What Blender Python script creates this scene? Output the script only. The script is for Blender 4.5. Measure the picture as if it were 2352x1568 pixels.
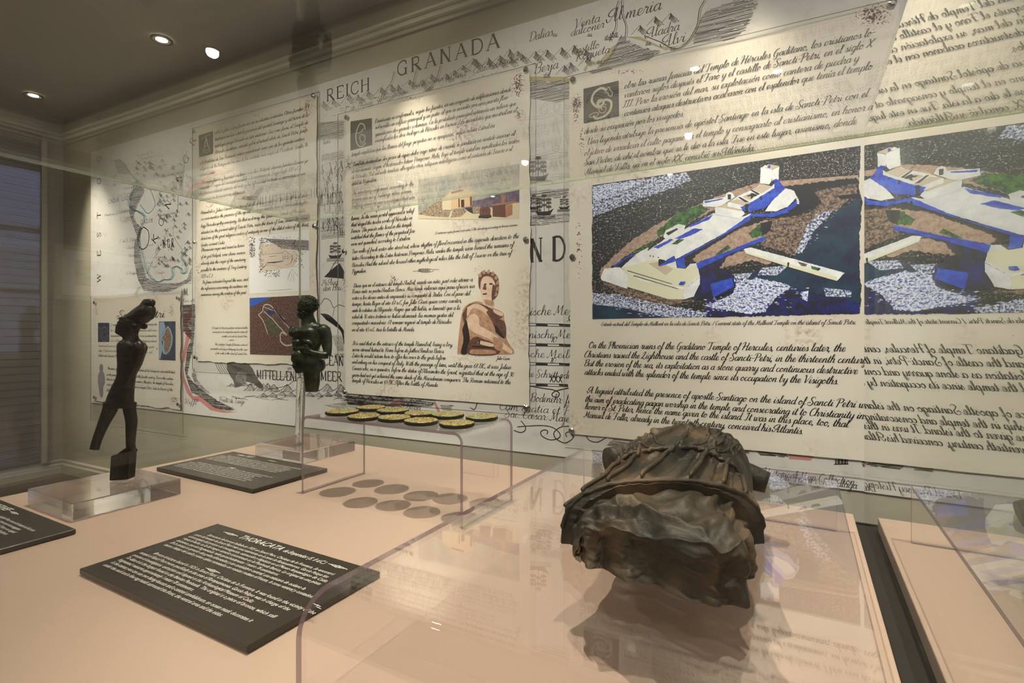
import bpy, bmesh, math, random
from math import sin, cos, pi, radians as R_
from mathutils import Vector as V, Matrix as M4
from mathutils import noise as mnoise
rnd = random.Random(7)
for o in list(bpy.data.objects): bpy.data.objects.remove(o)
SC = bpy.context.scene
COL = SC.collection

# ---------------------------------------------------------------- camera, world, lights, exposure
H = .25                       # module: eye height above the case floor
CAMZ, TZ = 1.15, .90          # eye height, showcase floor height
YAW = R_(29.0)
FPX, CX, HV = 1199.0, 1176.0, 765.0
cd = bpy.data.cameras.new('camera'); cam = bpy.data.objects.new('camera', cd); COL.objects.link(cam)
cam.location = (0, 0, CAMZ); cam.rotation_euler = (pi/2, 0, YAW)
cd.sensor_width = 36; cd.lens = FPX/2352*36; cd.shift_y = -19/2352; cd.clip_start = .01
SC.camera = cam
w = bpy.data.worlds.new('world'); SC.world = w; w.use_nodes = True
w.node_tree.nodes['Background'].inputs[0].default_value = (.8, .85, 1, 1)
w.node_tree.nodes['Background'].inputs[1].default_value = .3
SC.view_settings.view_transform = 'Standard'; SC.view_settings.look = 'None'
SC.view_settings.gamma = 1; SC.view_settings.use_curve_mapping = False
SC.view_settings.exposure = .25
cy = SC.cycles
cy.use_denoising = True; cy.max_bounces = 10; cy.adaptive_threshold = .02; cy.transparent_max_bounces = 40
cy.glossy_bounces = 6; cy.transmission_bounces = 10; cy.diffuse_bounces = 5
cy.sample_clamp_indirect = 6.0; cy.caustics_refractive = True; cy.blur_glossy = .5

RX, RY = cos(YAW), sin(YAW)          # camera right
FX, FY = -sin(YAW), cos(YAW)         # camera forward
NX, NY = .4536*RX + .8912*FX, .4536*RY + .8912*FY   # back wall normal (pointing away)
WD = 8.67*H
CEIL, FLOOR = CAMZ + 7.05*H, 0.0
def W(s, off, z):                    # room frame: s along the back wall, off in front of it
    return V((s*NY + (WD-off)*NX, -s*NX + (WD-off)*NY, z))
def on_table(u, v, z=0.0):           # z above showcase floor (m)
    a = (u-CX)/FPX; d = (H-z)*FPX/(v-HV)
    return V((d*(a*RX+FX), d*(a*RY+FY), TZ+z))
def on_wall(u, v, off=0.0):          # -> s, z
    a = (u-CX)/FPX; t = (WD-off)/(.4536*a+.8912)
    return (t*(.8912*a-.4536), CAMZ+(HV-v)/FPX*t)

def spot(name, loc, target, power, size, blend=.6, col=(1, .92, .80), rad=.03):
    l = bpy.data.lights.new(name, 'SPOT'); l.energy = power; l.spot_size = R_(size); l.spot_blend = blend
    l.color = col; l.shadow_soft_size = rad
    o = bpy.data.objects.new(name, l); COL.objects.link(o); o.location = loc
    o.rotation_euler = (V(target)-V(loc)).to_track_quat('-Z', 'Y').to_euler()
    return o
# downlights sit in the ceiling 33 cm in front of the back wall, two over the showcase; the rest are added for fill
WALL_LIGHTS = [(-19.6, -17.6, -2.6, 46), (-13.14, -12.2, -1.6, 44), (-6.69, -6.3, -1.0, 46), (-.24, -.9, -.8, 46), (6.2, 6.0, -.6, 50)]
FILL_LIGHTS = [-3.9, -2.3, -.7, .9, 2.4]      # unseen row added to brighten the back wall
ROOM_LIGHTS = [(-2.05*H, 2.46*H), (-.05*H, 1.35*H), (-1.0, -1.7), (1.2, -1.6), (-3.2, -1.7), (2.4, .2), (-3.9, .4)]  # first two hang over the showcase; the others are added for general room light

# ---------------------------------------------------------------- helpers
def newmat(name):
    m = bpy.data.materials.new(name); m.use_nodes = True
    return m, m.node_tree.nodes, m.node_tree.links
def srgb(c):
    return tuple(((x/255)/12.92 if x/255 <= .04045 else ((x/255+.055)/1.055)**2.4) for x in c) + (1,)
def mat(name, c, rough=.6, metal=0., spec=.5, noise=None, bump=None, emit=None, coat=0):
    """c: sRGB 0-255; noise: (scale, c2, lo, hi); bump: (scale, strength)"""
    m, n, l = newmat(name); p = n['Principled BSDF']
    p.inputs['Base Color'].default_value = srgb(c); p.inputs['Roughness'].default_value = rough
    p.inputs['Metallic'].default_value = metal; p.inputs['Specular IOR Level'].default_value = spec
    p.inputs['Coat Weight'].default_value = coat; p.inputs['Coat Roughness'].default_value = .12
    if noise or bump: tc = n.new('ShaderNodeTexCoord')
    if noise:
        t = n.new('ShaderNodeTexNoise'); t.inputs['Scale'].default_value = noise[0]; t.inputs['Detail'].default_value = 6
        t.inputs['Roughness'].default_value = .65
        l.new(tc.outputs['Object'], t.inputs['Vector'])
        r = n.new('ShaderNodeValToRGB'); r.color_ramp.elements[0].position = noise[2]; r.color_ramp.elements[1].position = noise[3]
        r.color_ramp.elements[0].color = srgb(c); r.color_ramp.elements[1].color = srgb(noise[1])
        l.new(t.outputs['Fac'], r.inputs[0]); l.new(r.outputs[0], p.inputs['Base Color'])
    if bump:
        t = n.new('ShaderNodeTexNoise'); t.inputs['Scale'].default_value = bump[0]; t.inputs['Detail'].default_value = 5
        l.new(tc.outputs['Object'], t.inputs['Vector'])
        b = n.new('ShaderNodeBump'); b.inputs['Strength'].default_value = bump[1]; b.inputs['Distance'].default_value = .002
        l.new(t.outputs['Fac'], b.inputs['Height']); l.new(b.outputs[0], p.inputs['Normal'])
    if emit:
        p.inputs['Emission Color'].default_value = srgb(emit[0]); p.inputs['Emission Strength'].default_value = emit[1]
    return m
def pane_mat(name, tint=(1, 1, 1), extra=0.0, f0=.04, rough=0.0):
    """thin clear sheet: Fresnel reflection over plain see-through"""
    m, n, l = newmat(name); n.remove(n['Principled BSDF'])
    g = n.new('ShaderNodeNewGeometry'); d = n.new('ShaderNodeVectorMath'); d.operation = 'DOT_PRODUCT'
    l.new(g.outputs['Incoming'], d.inputs[0]); l.new(g.outputs['Normal'], d.inputs[1])
    def mm(op, a, b):
        x = n.new('ShaderNodeMath'); x.operation = op
        for i, q in enumerate((a, b)):
            if q is None: continue
            if isinstance(q, (int, float)): x.inputs[i].default_value = q
            else: l.new(q, x.inputs[i])
        return x.outputs[0]
    a = mm('ABSOLUTE', d.outputs['Value'], None); a = mm('SUBTRACT', 1.0, a); a = mm('POWER', a, 5.0)
    a = mm('MULTIPLY', a, 1-f0-extra); a = mm('ADD', a, f0+extra)
    t = n.new('ShaderNodeBsdfTransparent'); t.inputs[0].default_value = (*tint, 1)
    gl = n.new('ShaderNodeBsdfGlossy'); gl.inputs['Roughness'].default_value = rough; gl.inputs[0].default_value = (1, 1, 1, 1)
    mx = n.new('ShaderNodeMixShader'); l.new(a, mx.inputs[0]); l.new(t.outputs[0], mx.inputs[1]); l.new(gl.outputs[0], mx.inputs[2])
    l.new(mx.outputs[0], n['Material Output'].inputs[0])
    return m
def edge_mat(name, c, see=.45):
    m, n, l = newmat(name); p = n['Principled BSDF']; p.inputs['Base Color'].default_value = srgb(c)
    p.inputs['Roughness'].default_value = .15
    t = n.new('ShaderNodeBsdfTransparent'); t.inputs[0].default_value = srgb(c)
    mx = n.new('ShaderNodeMixShader'); mx.inputs[0].default_value = see
    l.new(p.outputs[0], mx.inputs[1]); l.new(t.outputs[0], mx.inputs[2]); l.new(mx.outputs[0], n['Material Output'].inputs[0])
    return m

MATS = {}
WM = {}                               # world matrices of parents
def thing(name, label, cat, loc, rotz=0, group=None, kind=None):
    o = bpy.data.objects.new(name, None); COL.objects.link(o); o.empty_display_size = .05
    m = M4.Translation(V(loc)) @ M4.Rotation(rotz, 4, 'Z'); o.matrix_basis = m; WM[o] = m
    if label: o['label'] = label
    if cat: o['category'] = cat
    if group: o['group'] = group
    if kind: o['kind'] = kind
    return o
def put(name, me, mats, parent=None, m=None, smooth=False, label=None, cat=None, group=None, kind=None):
    if isinstance(me, bmesh.types.BMesh):
        b = me; me = bpy.data.meshes.new(name); b.to_mesh(me); b.free()
    for x in (mats if isinstance(mats, (list, tuple)) else [mats]): me.materials.append(x)
    if smooth:
        for p in me.polygons: p.use_smooth = True
    o = bpy.data.objects.new(name, me); COL.objects.link(o)
    m = m or M4.Identity(4); o.matrix_basis = m; WM[o] = m
    if parent:
        o.parent = parent; o.matrix_parent_inverse = WM[parent].inverted()
    for k, v in (('label', label), ('category', cat), ('group', group), ('kind', kind)):
        if v: o[k] = v
    return o
def box(bm, lo, hi, mi=0, m=None):
    vs = [bm.verts.new(V((x, y, z)) if m is None else m @ V((x, y, z))) for x in (lo[0], hi[0]) for y in (lo[1], hi[1]) for z in (lo[2], hi[2])]
    fs = [(0, 1, 3, 2), (4, 6, 7, 5), (0, 4, 5, 1), (2, 3, 7, 6), (0, 2, 6, 4), (1, 5, 7, 3)]
    out = []
    for f in fs:
        q = bm.faces.new([vs[i] for i in f]); q.material_index = mi; out.append(q)
    return out
def boxm(lo, hi, bev=0, m=None):
    bm = bmesh.new(); box(bm, lo, hi, 0, m)
    if bev: bmesh.ops.bevel(bm, geom=bm.edges[:], offset=bev, segments=2, affect='EDGES', profile=.5)
    return bm
WALLM = M4(((NY, 0, -NX, WD*NX), (-NX, 0, -NY, WD*NY), (0, 1, 0, 0), (0, 0, 0, 1)))   # local x=s, y=z, z=towards room
def wallm(off): return WALLM @ M4.Translation((0, 0, off))
def cyl(bm, c0, c1, r0, r1=None, n=16, caps=True):
    r1 = r0 if r1 is None else r1; c0, c1 = V(c0), V(c1); d = (c1-c0).normalized()
    a = d.orthogonal().normalized(); b = d.cross(a)
    A = [bm.verts.new(c0+(a*cos(2*pi*i/n)+b*sin(2*pi*i/n))*r0) for i in range(n)]
    B = [bm.verts.new(c1+(a*cos(2*pi*i/n)+b*sin(2*pi*i/n))*r1) for i in range(n)]
    for i in range(n): bm.faces.new((A[i], A[(i+1) % n], B[(i+1) % n], B[i]))
    if caps: bm.faces.new(A[::-1]); bm.faces.new(B)

# flat print on the wall plane: everything in (s, z)
class Flat:
    def __init__(s, off): s.off = off; s.v = []; s.f = []; s.mi = []; s.lay = 0.0
    def poly(s, pts, mi=0):
        n = len(s.v); s.v += [(p[0], p[1], s.lay) for p in pts]; s.f.append(tuple(range(n, n+len(pts)))); s.mi.append(mi)
    def px(s, pts, mi=0): s.poly([on_wall(u, v, s.off) for u, v in pts], mi)
    def ribbon(s, pts, w, mi=0, pen=None):
        """w half width; pen=(thin, thick) calligraphic by direction"""
        if len(pts) < 2: return
        n = len(s.v); L = len(pts)
        for i, p in enumerate(pts):
            a = pts[max(i-1, 0)]; b = pts[min(i+1, L-1)]; dx, dy = b[0]-a[0], b[1]-a[1]; d = math.hypot(dx, dy) or 1e-9
            dx /= d; dy /= d; ww = w
            if pen: ww = w*(pen[0]+(pen[1]-pen[0])*max(0, -dy)**.8 if dy < 0 else pen[0]+.25*(pen[1]-pen[0])*abs(dx))
            s.v += [(p[0]-dy*ww, p[1]+dx*ww, s.lay), (p[0]+dy*ww, p[1]-dx*ww, s.lay)]
        for i in range(L-1):
            s.f.append((n+2*i, n+2*i+1, n+2*i+3, n+2*i+2)); s.mi.append(mi)
    def line(s, pts, wpx=1.0, mi=0, sm=0, jit=0):
        q = [on_wall(u, v, s.off) for u, v in pts]
        if sm: q = crom(q, sm)
        k = 9.5*H/FPX
        if jit: q = [(a+rnd.uniform(-jit, jit)*k, b+rnd.uniform(-jit, jit)*k) for a, b in q]
        s.ribbon(q, wpx*k/2, mi)
    def build(s, name, mats, parent, label=None, kind=None):
        me = bpy.data.meshes.new(name); me.from_pydata(s.v, [], s.f)
        me.polygons.foreach_set('material_index', s.mi)
        # make every face look into the room
        o = put(name, me, mats, parent, wallm(s.off), label=label, kind=kind or ('stuff' if name == 'stain_print' else None))
        bm = bmesh.new(); bm.from_mesh(me)
        for f in bm.faces:
            f.normal_update()
            if f.normal.z < 0: f.normal_flip()
        bm.to_mesh(me); bm.free()
        return o
def crom(p, n=5):
    if len(p) < 3: return list(p)
    q = [p[0]]+list(p)+[p[-1]]; out = []
    for i in range(1, len(q)-2):
        for k in range(n):
            t = k/n; out.append(tuple(.5*((2*q[i][j])+(-q[i-1][j]+q[i+1][j])*t+(2*q[i-1][j]-5*q[i][j]+4*q[i+1][j]-q[i+2][j])*t*t+(-q[i-1][j]+3*q[i][j]-3*q[i+1][j]+q[i+2][j])*t**3) for j in range(len(p[0]))))
    out.append(tuple(p[-1])); return out

# ---------------------------------------------------------------- a brush script hand (strokes on a 0..10 grid)
def _g(s):
    w_, st = s.split('|'); return float(w_), [[tuple(map(float, p.split(','))) for p in k.split()] for k in st.split(';')]
_hs = "0,1.2 2.2,6.5 2.6,9.6 1.6,10 1.1,7 .6,0"
_cc = "4.1,4.2 2.8,5 .9,3.6 .6,1.2 1.8,0 3.4,1.4 4.3,4.8"
GL = {k: _g(v) for k, v in {
'a': "5.2|"+_cc+";4.3,5 3.9,1.2 4.5,0 5.6,1.2", 'b': "5|0,1.2 2.2,6.5 2.6,9.6 1.6,10 1.1,7 1,1.2 2.2,0 4,1.6 4,4 3,4.8;3.2,4.4 5,4.2",
'c': "4.2|3.6,4 2.6,5 1,3.8 .7,1.4 1.9,0 3.4,.6 4.4,1.6", 'd': "5.3|"+_cc+";5,10 4.1,1.2 4.7,0 5.7,1.2",
'e': "4.2|0,1 1.5,1.8 3.3,3.4 2.8,5 1.4,4.6 .7,2.4 1.2,.4 2.6,0 4.4,1.6", 'f': "3.4|0,1 1.8,4.6 3,8.4 2.8,10 1.8,9.4 1.4,5 .9,-1.5 .2,-4.8 -.8,-4 .4,-1 3.4,1.4",
'g': "5.1|"+_cc+";4.3,5 3.8,-1.5 2.6,-4.8 1,-4 2.4,-1.4 5.4,1.2", 'h': "5.3|"+_hs+";.7,1.6 2,4.4 3.6,5 3.8,3.4 3.5,.8 4.2,0 5.5,1.2",
'i': "2.8|0,1.2 1.2,4.8;1.3,5 .9,1 1.6,0 2.9,1.2;1.8,7.4 1.7,6.8", 'j': "2.8|0,1.2 1.4,5;1.5,5 1.2,-1.5 .2,-4.6 -1,-4 .4,-1.4 2.9,1.2;1.9,7.4 1.8,6.8",
'k': "5|"+_hs+";1,1.8 3.4,4.8 3.6,3.6 1.4,2.4;1.6,2.6 3.4,.2 5.1,1.2", 'l': "2.8|0,1.2 2.2,6.5 2.6,9.6 1.6,10 1.1,7 1,1 1.8,0 3,1.2",
'm': "7.6|0,1.2 1,4.8;1.1,5 .7,0;.9,1.8 2.4,5 3.3,4.4 3,0;3.2,1.8 4.8,5 5.8,4.4 5.5,.8 6.2,0 7.7,1.2",
'n': "5.3|0,1.2 1,4.8;1.1,5 .7,0;.9,1.8 2.6,5 3.8,4.4 3.5,.8 4.2,0 5.4,1.2", 'o': "4.8|2.6,5 1,4 .6,1.6 1.7,0 3.4,1 3.8,3.6 2.7,5 2.6,4 4.9,3.6",
'p': "5|0,1.2 1.3,5;1.3,5 .4,-4.8;.9,1.6 2.4,5 4,4 3.7,1.2 2.2,0 1.2,.6;3,.2 5.1,1.2", 'q': "5.1|"+_cc+";4.3,5 3.7,-4.8;3.8,-1.2 5.2,1.2",
'r': "4|0,1.2 1,5 1.6,5.6 1.4,4.6 2.9,4.6 2.4,1 3,0 4.1,1.2", 's': "3.8|0,1.2 2,5.2 2.2,3.8 3,1.8 2.2,0 .6,.4;2.2,.1 3.9,1.2",
't': "3.2|0,1.2 2,8.2;2,8.4 1.2,1.2 1.9,0 3.3,1.2;.2,5.6 3.4,6", 'u': "5.3|0,1.2 .9,4.8;1,5 .7,1 1.8,0 3.3,1.4 4.2,4.8;4.3,5 3.9,1 4.5,0 5.5,1.2",
'v': "4.6|0,3.6 .9,5 1.1,3.6 1.3,0;1.4,0 3.2,2.4 3.6,5 4.7,4.2", 'w': "6.6|0,3.6 .8,5 .9,1 1.7,0 3,2 3.4,4.8;3.4,4.8 3.2,1 4,0 5.4,2.4 5.6,5 6.7,4.2",
'x': "4.8|0,4 1.2,5 2.2,2.5 3.6,0 4.9,1.2;3.9,5 .4,0", 'y': "5.1|0,1.2 .9,4.8;1,5 .7,1 1.8,0 3.3,1.4 4.2,4.8;4.3,5 3.8,-1.5 2.4,-4.8 1,-4 2.4,-1.4 5.2,1.2",
'z': "4.4|.4,4.6 3.6,5 .5,0 2,.6 4.4,.2",
'A': "7.8|-1.6,3 -1,.8 .6,0 3,3.6 5.6,10;5.7,10 5.3,1 6.1,0 7.8,1.2;5.7,10 2.4,9.6 -.6,6.4 1.2,4 5.8,4.2", 'B': "7|1.8,9 1,0;-.6,8 2.6,10 6,9.4 5.4,6 2.4,5.2;2.6,5.2 5.8,4.8 5.4,.6 2,-.2 .4,1",
'C': "6.2|5.8,8 4.8,10 2,8.4 .6,4 1.6,.4 4,0 6.2,2", 'D': "7.4|2.4,9 1.6,0;-.4,8 3,10 6.8,8 6.6,2.6 3,-.2 .4,.8",
'E': "6|5.2,8.6 4,10 1.8,8.6 3.4,5.6;3.4,5.6 .9,4.6 1,.8 3.6,0 6,1.8", 'F': "6.4|-1.6,7.2 -1,9.6 1,10.4 6.8,9.6;3.8,9.8 3,2 1.6,-.2 0,1;1.4,5.2 5.6,5.4",
'G': "7|5.8,8 4.8,10 2,8.4 .6,4 1.6,.4 4,.4 5.4,4.2;2.8,4 6.4,4.4;5.4,4.2 5,-2 3,-4 1.6,-2.4", 'H': "7.4|-1.6,8 .4,10.4 1.8,10 1.4,4 .2,0;6.2,10 5.2,1 6,0 7.6,1.4;-.6,4.6 5.8,5.8",
'I': "4.4|0,8.4 2.4,10 4.4,9.4;2.8,9.8 2,1.4 .4,-.4 -1,1", 'J': "4.6|0,8.4 2.4,10 5,9.4;3.4,9.8 2.6,-2 .6,-4.8 -.8,-3.4 4.6,1",
'K': "7|2.2,10 1,0;6,9.6 2,4.6;2.4,5 5,.4 7,1", 'L': "6|0,6.6 2.4,9.8 3.6,8.6 1.8,3 .4,.2 -.8,1 1.6,1 4,-.8 6,1",
'M': "9|-.6,1.2 .6,0 2.6,9.4;2.7,9.8 3.3,1.4;3.4,1.6 6.6,9.6;6.7,9.8 6.6,1 7.6,0 9.1,1.2", 'N': "7.4|-.8,1.2 .4,0 2.4,9.6;2.5,9.8 4.6,.4;4.7,.4 6,8.6 7.4,9.8",
'O': "7|3.6,10 1,7.4 .8,2.4 3,0 5.8,2 6,7 3.8,10 3.4,8 6.4,8", 'P': "6.4|2.2,9 1.4,0 .2,-.6;-1,7 .6,9.6 4,10 6.2,8.6 5.4,5.4 2.4,4.6",
'Q': "7|3.6,10 1,7.4 .8,2.4 3,0 5.8,2 6,7 3.8,10;3.4,2 6.8,-1", 'R': "7.2|2.2,9 1.4,0 .2,-.6;-1,7 .6,9.6 4,10 6.2,8.6 5.4,5.4 2.4,4.8;2.8,4.8 5,.6 7.4,1",
'S': "6.2|6.2,8 5.4,10 3,10.2 1.6,8 3,5.6 4.8,3 3.4,-.4 .4,-.4 -.8,2 .6,3.6 2,2.4", 'T': "6.4|-1.4,7 -.8,9.6 1,10 6.8,9.8;3.6,9.6 3.2,1 2,-.4 .4,.8",
'U': "7|.4,8.6 1.4,10 1.2,3 2.4,0 5,1.6 5.8,9.8;5.8,10 5.4,1 6,0 7.2,1.2", 'V': "6.4|-.6,8.4 1.2,10 2,6 2.2,0;2.3,0 5,5 6.6,10.2", 'W': "9|-.4,8.4 1.2,10 1.4,5 1.6,0;1.7,0 4.4,9;4.4,9.4 4.8,0;4.9,0 7.2,5 8.8,10",
'X': "6.6|0,9.4 1.6,10 3.2,5 5,.2 6.6,.6;6.6,10 .2,0", 'Y': "6.4|0,9 1.2,10 1.4,6.6 3.6,5.6 6,9.8;6,10 4.6,2 2.6,-.2 .6,.8", 'Z': "6.4|.8,9 6,9.8 .4,.2 6.2,.6",
'0': "5|2.6,9 .8,7 .8,2 2.4,0 4.2,2 4.2,7 2.6,9", '1': "3|.4,7 2.2,9;2.2,9 1.8,0", '2': "5|.8,7 2.6,9 4.2,7 3,4 .4,.2 4.6,.2", '3': "5|.8,8.6 4,9 2,5.4;2,5.4 4.2,4 3.6,.8 .4,.4", '4': "5|2.6,9 .4,3 4.8,3;3.8,5.6 3.4,-1",
'5': "5|4.6,9 1.6,9 1,5.4;1,5.4 3.8,5 3.8,1 .4,.2", '6': "5|4,9 1.2,5.6 .8,1.4 2.6,0 4.2,2.4 2.6,4.6 1,3", '7': "4.6|.4,8.8 4.6,9;4.6,9 1.6,0", '8': "5|2.6,4.8 1,7 2.8,9 4.2,7 .8,2.4 2.4,0 4,2.2 2.6,4.8", '9': "5|4,7 2.4,9 .8,6.8 2.2,4.6 4,6.4;4,7 3.4,2 1.4,0",
'.': "2.2|.7,.5 .8,-.2", ',': "2.2|1,.7 .3,-1.6", ':': "2.4|1,.5 1.1,-.2;1.4,4 1.5,3.3", '-': "3.6|.2,3.6 3.2,3.8", '/': "3.4|3.2,9.6 0,-1", '(': "3|2.8,10 .8,5 1.4,-1.6", ')': "3|1.6,10 2.6,4 0,-1.6", '*': "1|0,0 .1,0", ' ': "2.9|0,-90 0,-90", 'æ': "7.6|"+_cc+";4.3,5 4,1.6 5,.6;4.2,1.6 6.6,3.4 6,5 4.6,4.4 4.2,1.6 5.4,0 7.6,1.4"}.items()}
ACC = {'á': 'a', 'é': 'e', 'í': 'i', 'ó': 'o', 'ú': 'u', 'ñ': 'n', 'ü': 'u'}
def script(fl, text, s0, z0, s1, unit, mi=0, slant=.34, wt=.62, rot=0, pen=(.3, 1.)):
    tot = sum(GL[ACC.get(c, c)][0] for c in text) or 1
    sx = (s1-s0)/tot if s1 is not None else unit
    x = 0; cr, sr = cos(rot), sin(rot)
    def P(a, b):
        X = (x+a)*sx+slant*b*unit; Y = b*unit
        return (s0+X*cr-Y*sr, z0+X*sr+Y*cr)
    for c in text:
        g = GL[ACC.get(c, c)]
        if c != ' ':
            for st in g[1]: fl.ribbon(crom([P(a, b) for a, b in st], 4), wt*unit, mi, pen)
            if c in ACC:
                k = .4*g[0]
                if c == 'ñ': fl.ribbon(crom([P(k-1.4, 6.4), P(k-.6, 7.2), P(k+.6, 6.4), P(k+1.4, 7.2)], 3), wt*unit*.7, mi)
                else: fl.ribbon([P(k+1.6, 8.2), P(k+.4, 6.4)], wt*unit*.8, mi)
        x += g[0]
def line_px(fl, text, u0, v0, u1, unit, mi=0, **k):
    s0, z0 = on_wall(u0, v0, fl.off); s1 = on_wall(u1, v0, fl.off)[0]
    script(fl, text, s0, z0, s1, unit, mi, **k)
# roman capitals with serifs
def _c(s): return [[tuple(map(float, p.split(','))) for p in k.split()] for k in s.split(';')]
RC = {k: (float(v.split('|')[0]), _c(v.split('|')[1])) for k, v in {
'A': "9|.8,0 4.3,10;4.3,10 8,0;2,3.6 6.8,3.6", 'B': "8|1.6,10 1.6,0;1.6,10 5.4,9.6 5.4,5.8 1.6,5.4;1.6,5.4 6.6,5 6.4,.5 1.6,0", 'C': "8.6|7.4,7 7.2,9.4 4.6,10 1.6,8 1.2,3 3.8,0 6.8,.6 7.6,2.4", 'D': "9|1.6,10 1.6,0;1.6,10 5.6,9.6 8,6 7.4,1.8 4.6,0 1.6,0",
'E': "8|1.6,10 1.6,0;1.6,10 6.8,10 6.8,8.4;1.6,5.2 5.4,5.2;1.6,0 7,0 7.2,2", 'G': "9.2|7.6,7 7.2,9.4 4.6,10 1.6,8 1.2,3 3.8,0 6.4,.3 7.4,1;7.4,4.4 7.4,0;5.8,4.4 8.6,4.4", 'H': "9.4|1.6,10 1.6,0;7.4,10 7.4,0;1.6,5.2 7.4,5.2", 'I': "4.4|2.2,10 2.2,0",
'L': "7.6|1.6,10 1.6,0;1.6,0 6.6,0 7,2", 'M': "11|1.6,10 1.6,0;1.6,10 5,1;5,1 8.6,10;8.6,10 8.8,0", 'N': "9.4|1.6,10 1.6,0;1.6,10 7.4,0;7.4,0 7.4,10", 'O': "9.4|4.6,10 1.6,8 1.4,2.4 4.6,0 7.8,2.4 7.6,8 4.6,10", 'R': "9|1.6,10 1.6,0;1.6,10 5.8,9.6 5.8,5.4 1.6,5;3.6,5 7.8,0", 'S': "7.4|6,8 5.6,9.6 2.4,10 1.4,7 5.6,3.6 5,.3 1.8,0 1,2",
'T': "8.4|4.2,10 4.2,0;.8,8.4 .8,10 7.6,10 7.6,8.4", 'U': "9.4|1.6,10 1.8,2 4.4,0 7.2,2 7.4,10", 'W': "12|1,10 3.6,0;3.6,0 6,10;6,10 8.4,0;8.4,0 11,10", 'Æ': "12.6|.8,0 5,10;6.4,10 6.4,0;5,10 11,10 11,8.4;3,3.6 6.4,3.6;6.4,5.2 9.6,5.2;6.4,0 11.4,0 11.8,2", 'V': "9|1,10 4.4,0;4.4,0 8,10", 'X': "9|1,10 8,0;8,10 1,0", 'K': "9|1.6,10 1.6,0;7.4,10 1.8,4.6;3.4,6 8,0", 'P': "8|1.6,10 1.6,0;1.6,10 5.8,9.6 5.8,5.4 1.6,5", '.': "4|1.4,.8 1.6,0", ' ': "5|0,-90 0,-90", 'F': "8|1.6,10 1.6,0;1.6,10 6.8,10 6.8,8.4;1.6,5.2 5.4,5.2"}.items()}
def roman(fl, text, u0, v0, u1, unit, mi=0, rot=0, length=None, wt=.62):
    s0, z0 = on_wall(u0, v0, fl.off); tot = sum(RC[c][0] for c in text)
    sx = (length if length else on_wall(u1, v0, fl.off)[0]-s0)/tot
    gs = min(sx, unit*1.15); x = 0; cr, sr = cos(rot), sin(rot)
    for c in text:
        w_, st = RC[c]; ox = x+(w_-w_*gs/sx)/2
        def P(a, b):
            X = ox*sx+a*gs; Y = b*unit; return (s0+X*cr-Y*sr, z0+X*sr+Y*cr)
        if c != ' ':
            for k in st:
                pts = [P(a, b) for a, b in k]; up = len(k) == 2
                if up and abs(k[0][0]-k[1][0]) > 3.5 and abs(k[0][1]-k[1][1]) < 1: fl.ribbon(pts, wt*unit*.45, mi)
                elif up: fl.ribbon(pts, wt*unit*(1.2 if k[0][1] > k[1][1] else .5), mi)
                else: fl.ribbon(crom(pts, 4), wt*unit*.8, mi)
                if up:
                    for a, b in k:
                        if b in (0, 10): fl.ribbon([P(a-1.2, b), P(a+1.2, b)], wt*unit*.4, mi)
        x += w_

# ---------------------------------------------------------------- materials
mWall = mat('wall_paint', (172, 163, 140), .75, bump=(60, .05))
mCeil = mat('ceiling_paint', (196, 190, 174), .8)
mTrim = mat('cornice_paint', (176, 168, 146), .5)
mFloor = mat('dark_floor', (70, 62, 52), .45, noise=(3, (88, 78, 66), .35, .7))
mSlat = mat('slat_paint', (120, 113, 104), .6)
mMural = mat('map_paper', (214, 208, 198), .55, noise=(14, (196, 187, 174), .55, .75))
mInk = mat('map_ink', (40, 36, 34), .6)
mInkSoft = mat('faded_map_ink', (96, 88, 82), .6)
mSilver = mat('polished_steel', (205, 205, 205), .18, 1.)
mLabel = mat('plaque_black', (52, 45, 37), .3, bump=(900, .12))
mLabelTxt = mat('plaque_white_print', (238, 232, 222), .6)
mTable = mat('beige_board', (196, 169, 149), .42, bump=(40, .03))
mCab = mat('cabinet_beige', (150, 126, 100), .6)
mGap = mat('shadow_gap_rubber', (40, 34, 26), .7)
mGlass = pane_mat('clear_glass', (.985, .995, .985), f0=.024)
mTop = pane_mat('clear_top_glass', (.985, .99, .98), extra=.03)
mSide = pane_mat('silvered_glass', (.9, .95, .9), extra=.55)
mEdge = edge_mat('green_glass_edge', (206, 212, 190), .65)
mEdgeD = edge_mat('dark_green_glass_edge', (52, 82, 62), .3)
mAcr = pane_mat('clear_acrylic', (.985, .98, .985), f0=.045, extra=.035)
mAcrE = edge_mat('acrylic_edge', (184, 168, 176), .5)
mSheet = pane_mat('clear_sheet', (.99, .99, .985), f0=.02)
mSheetE = edge_mat('sheet_edge', (190, 178, 156), .4)

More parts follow.
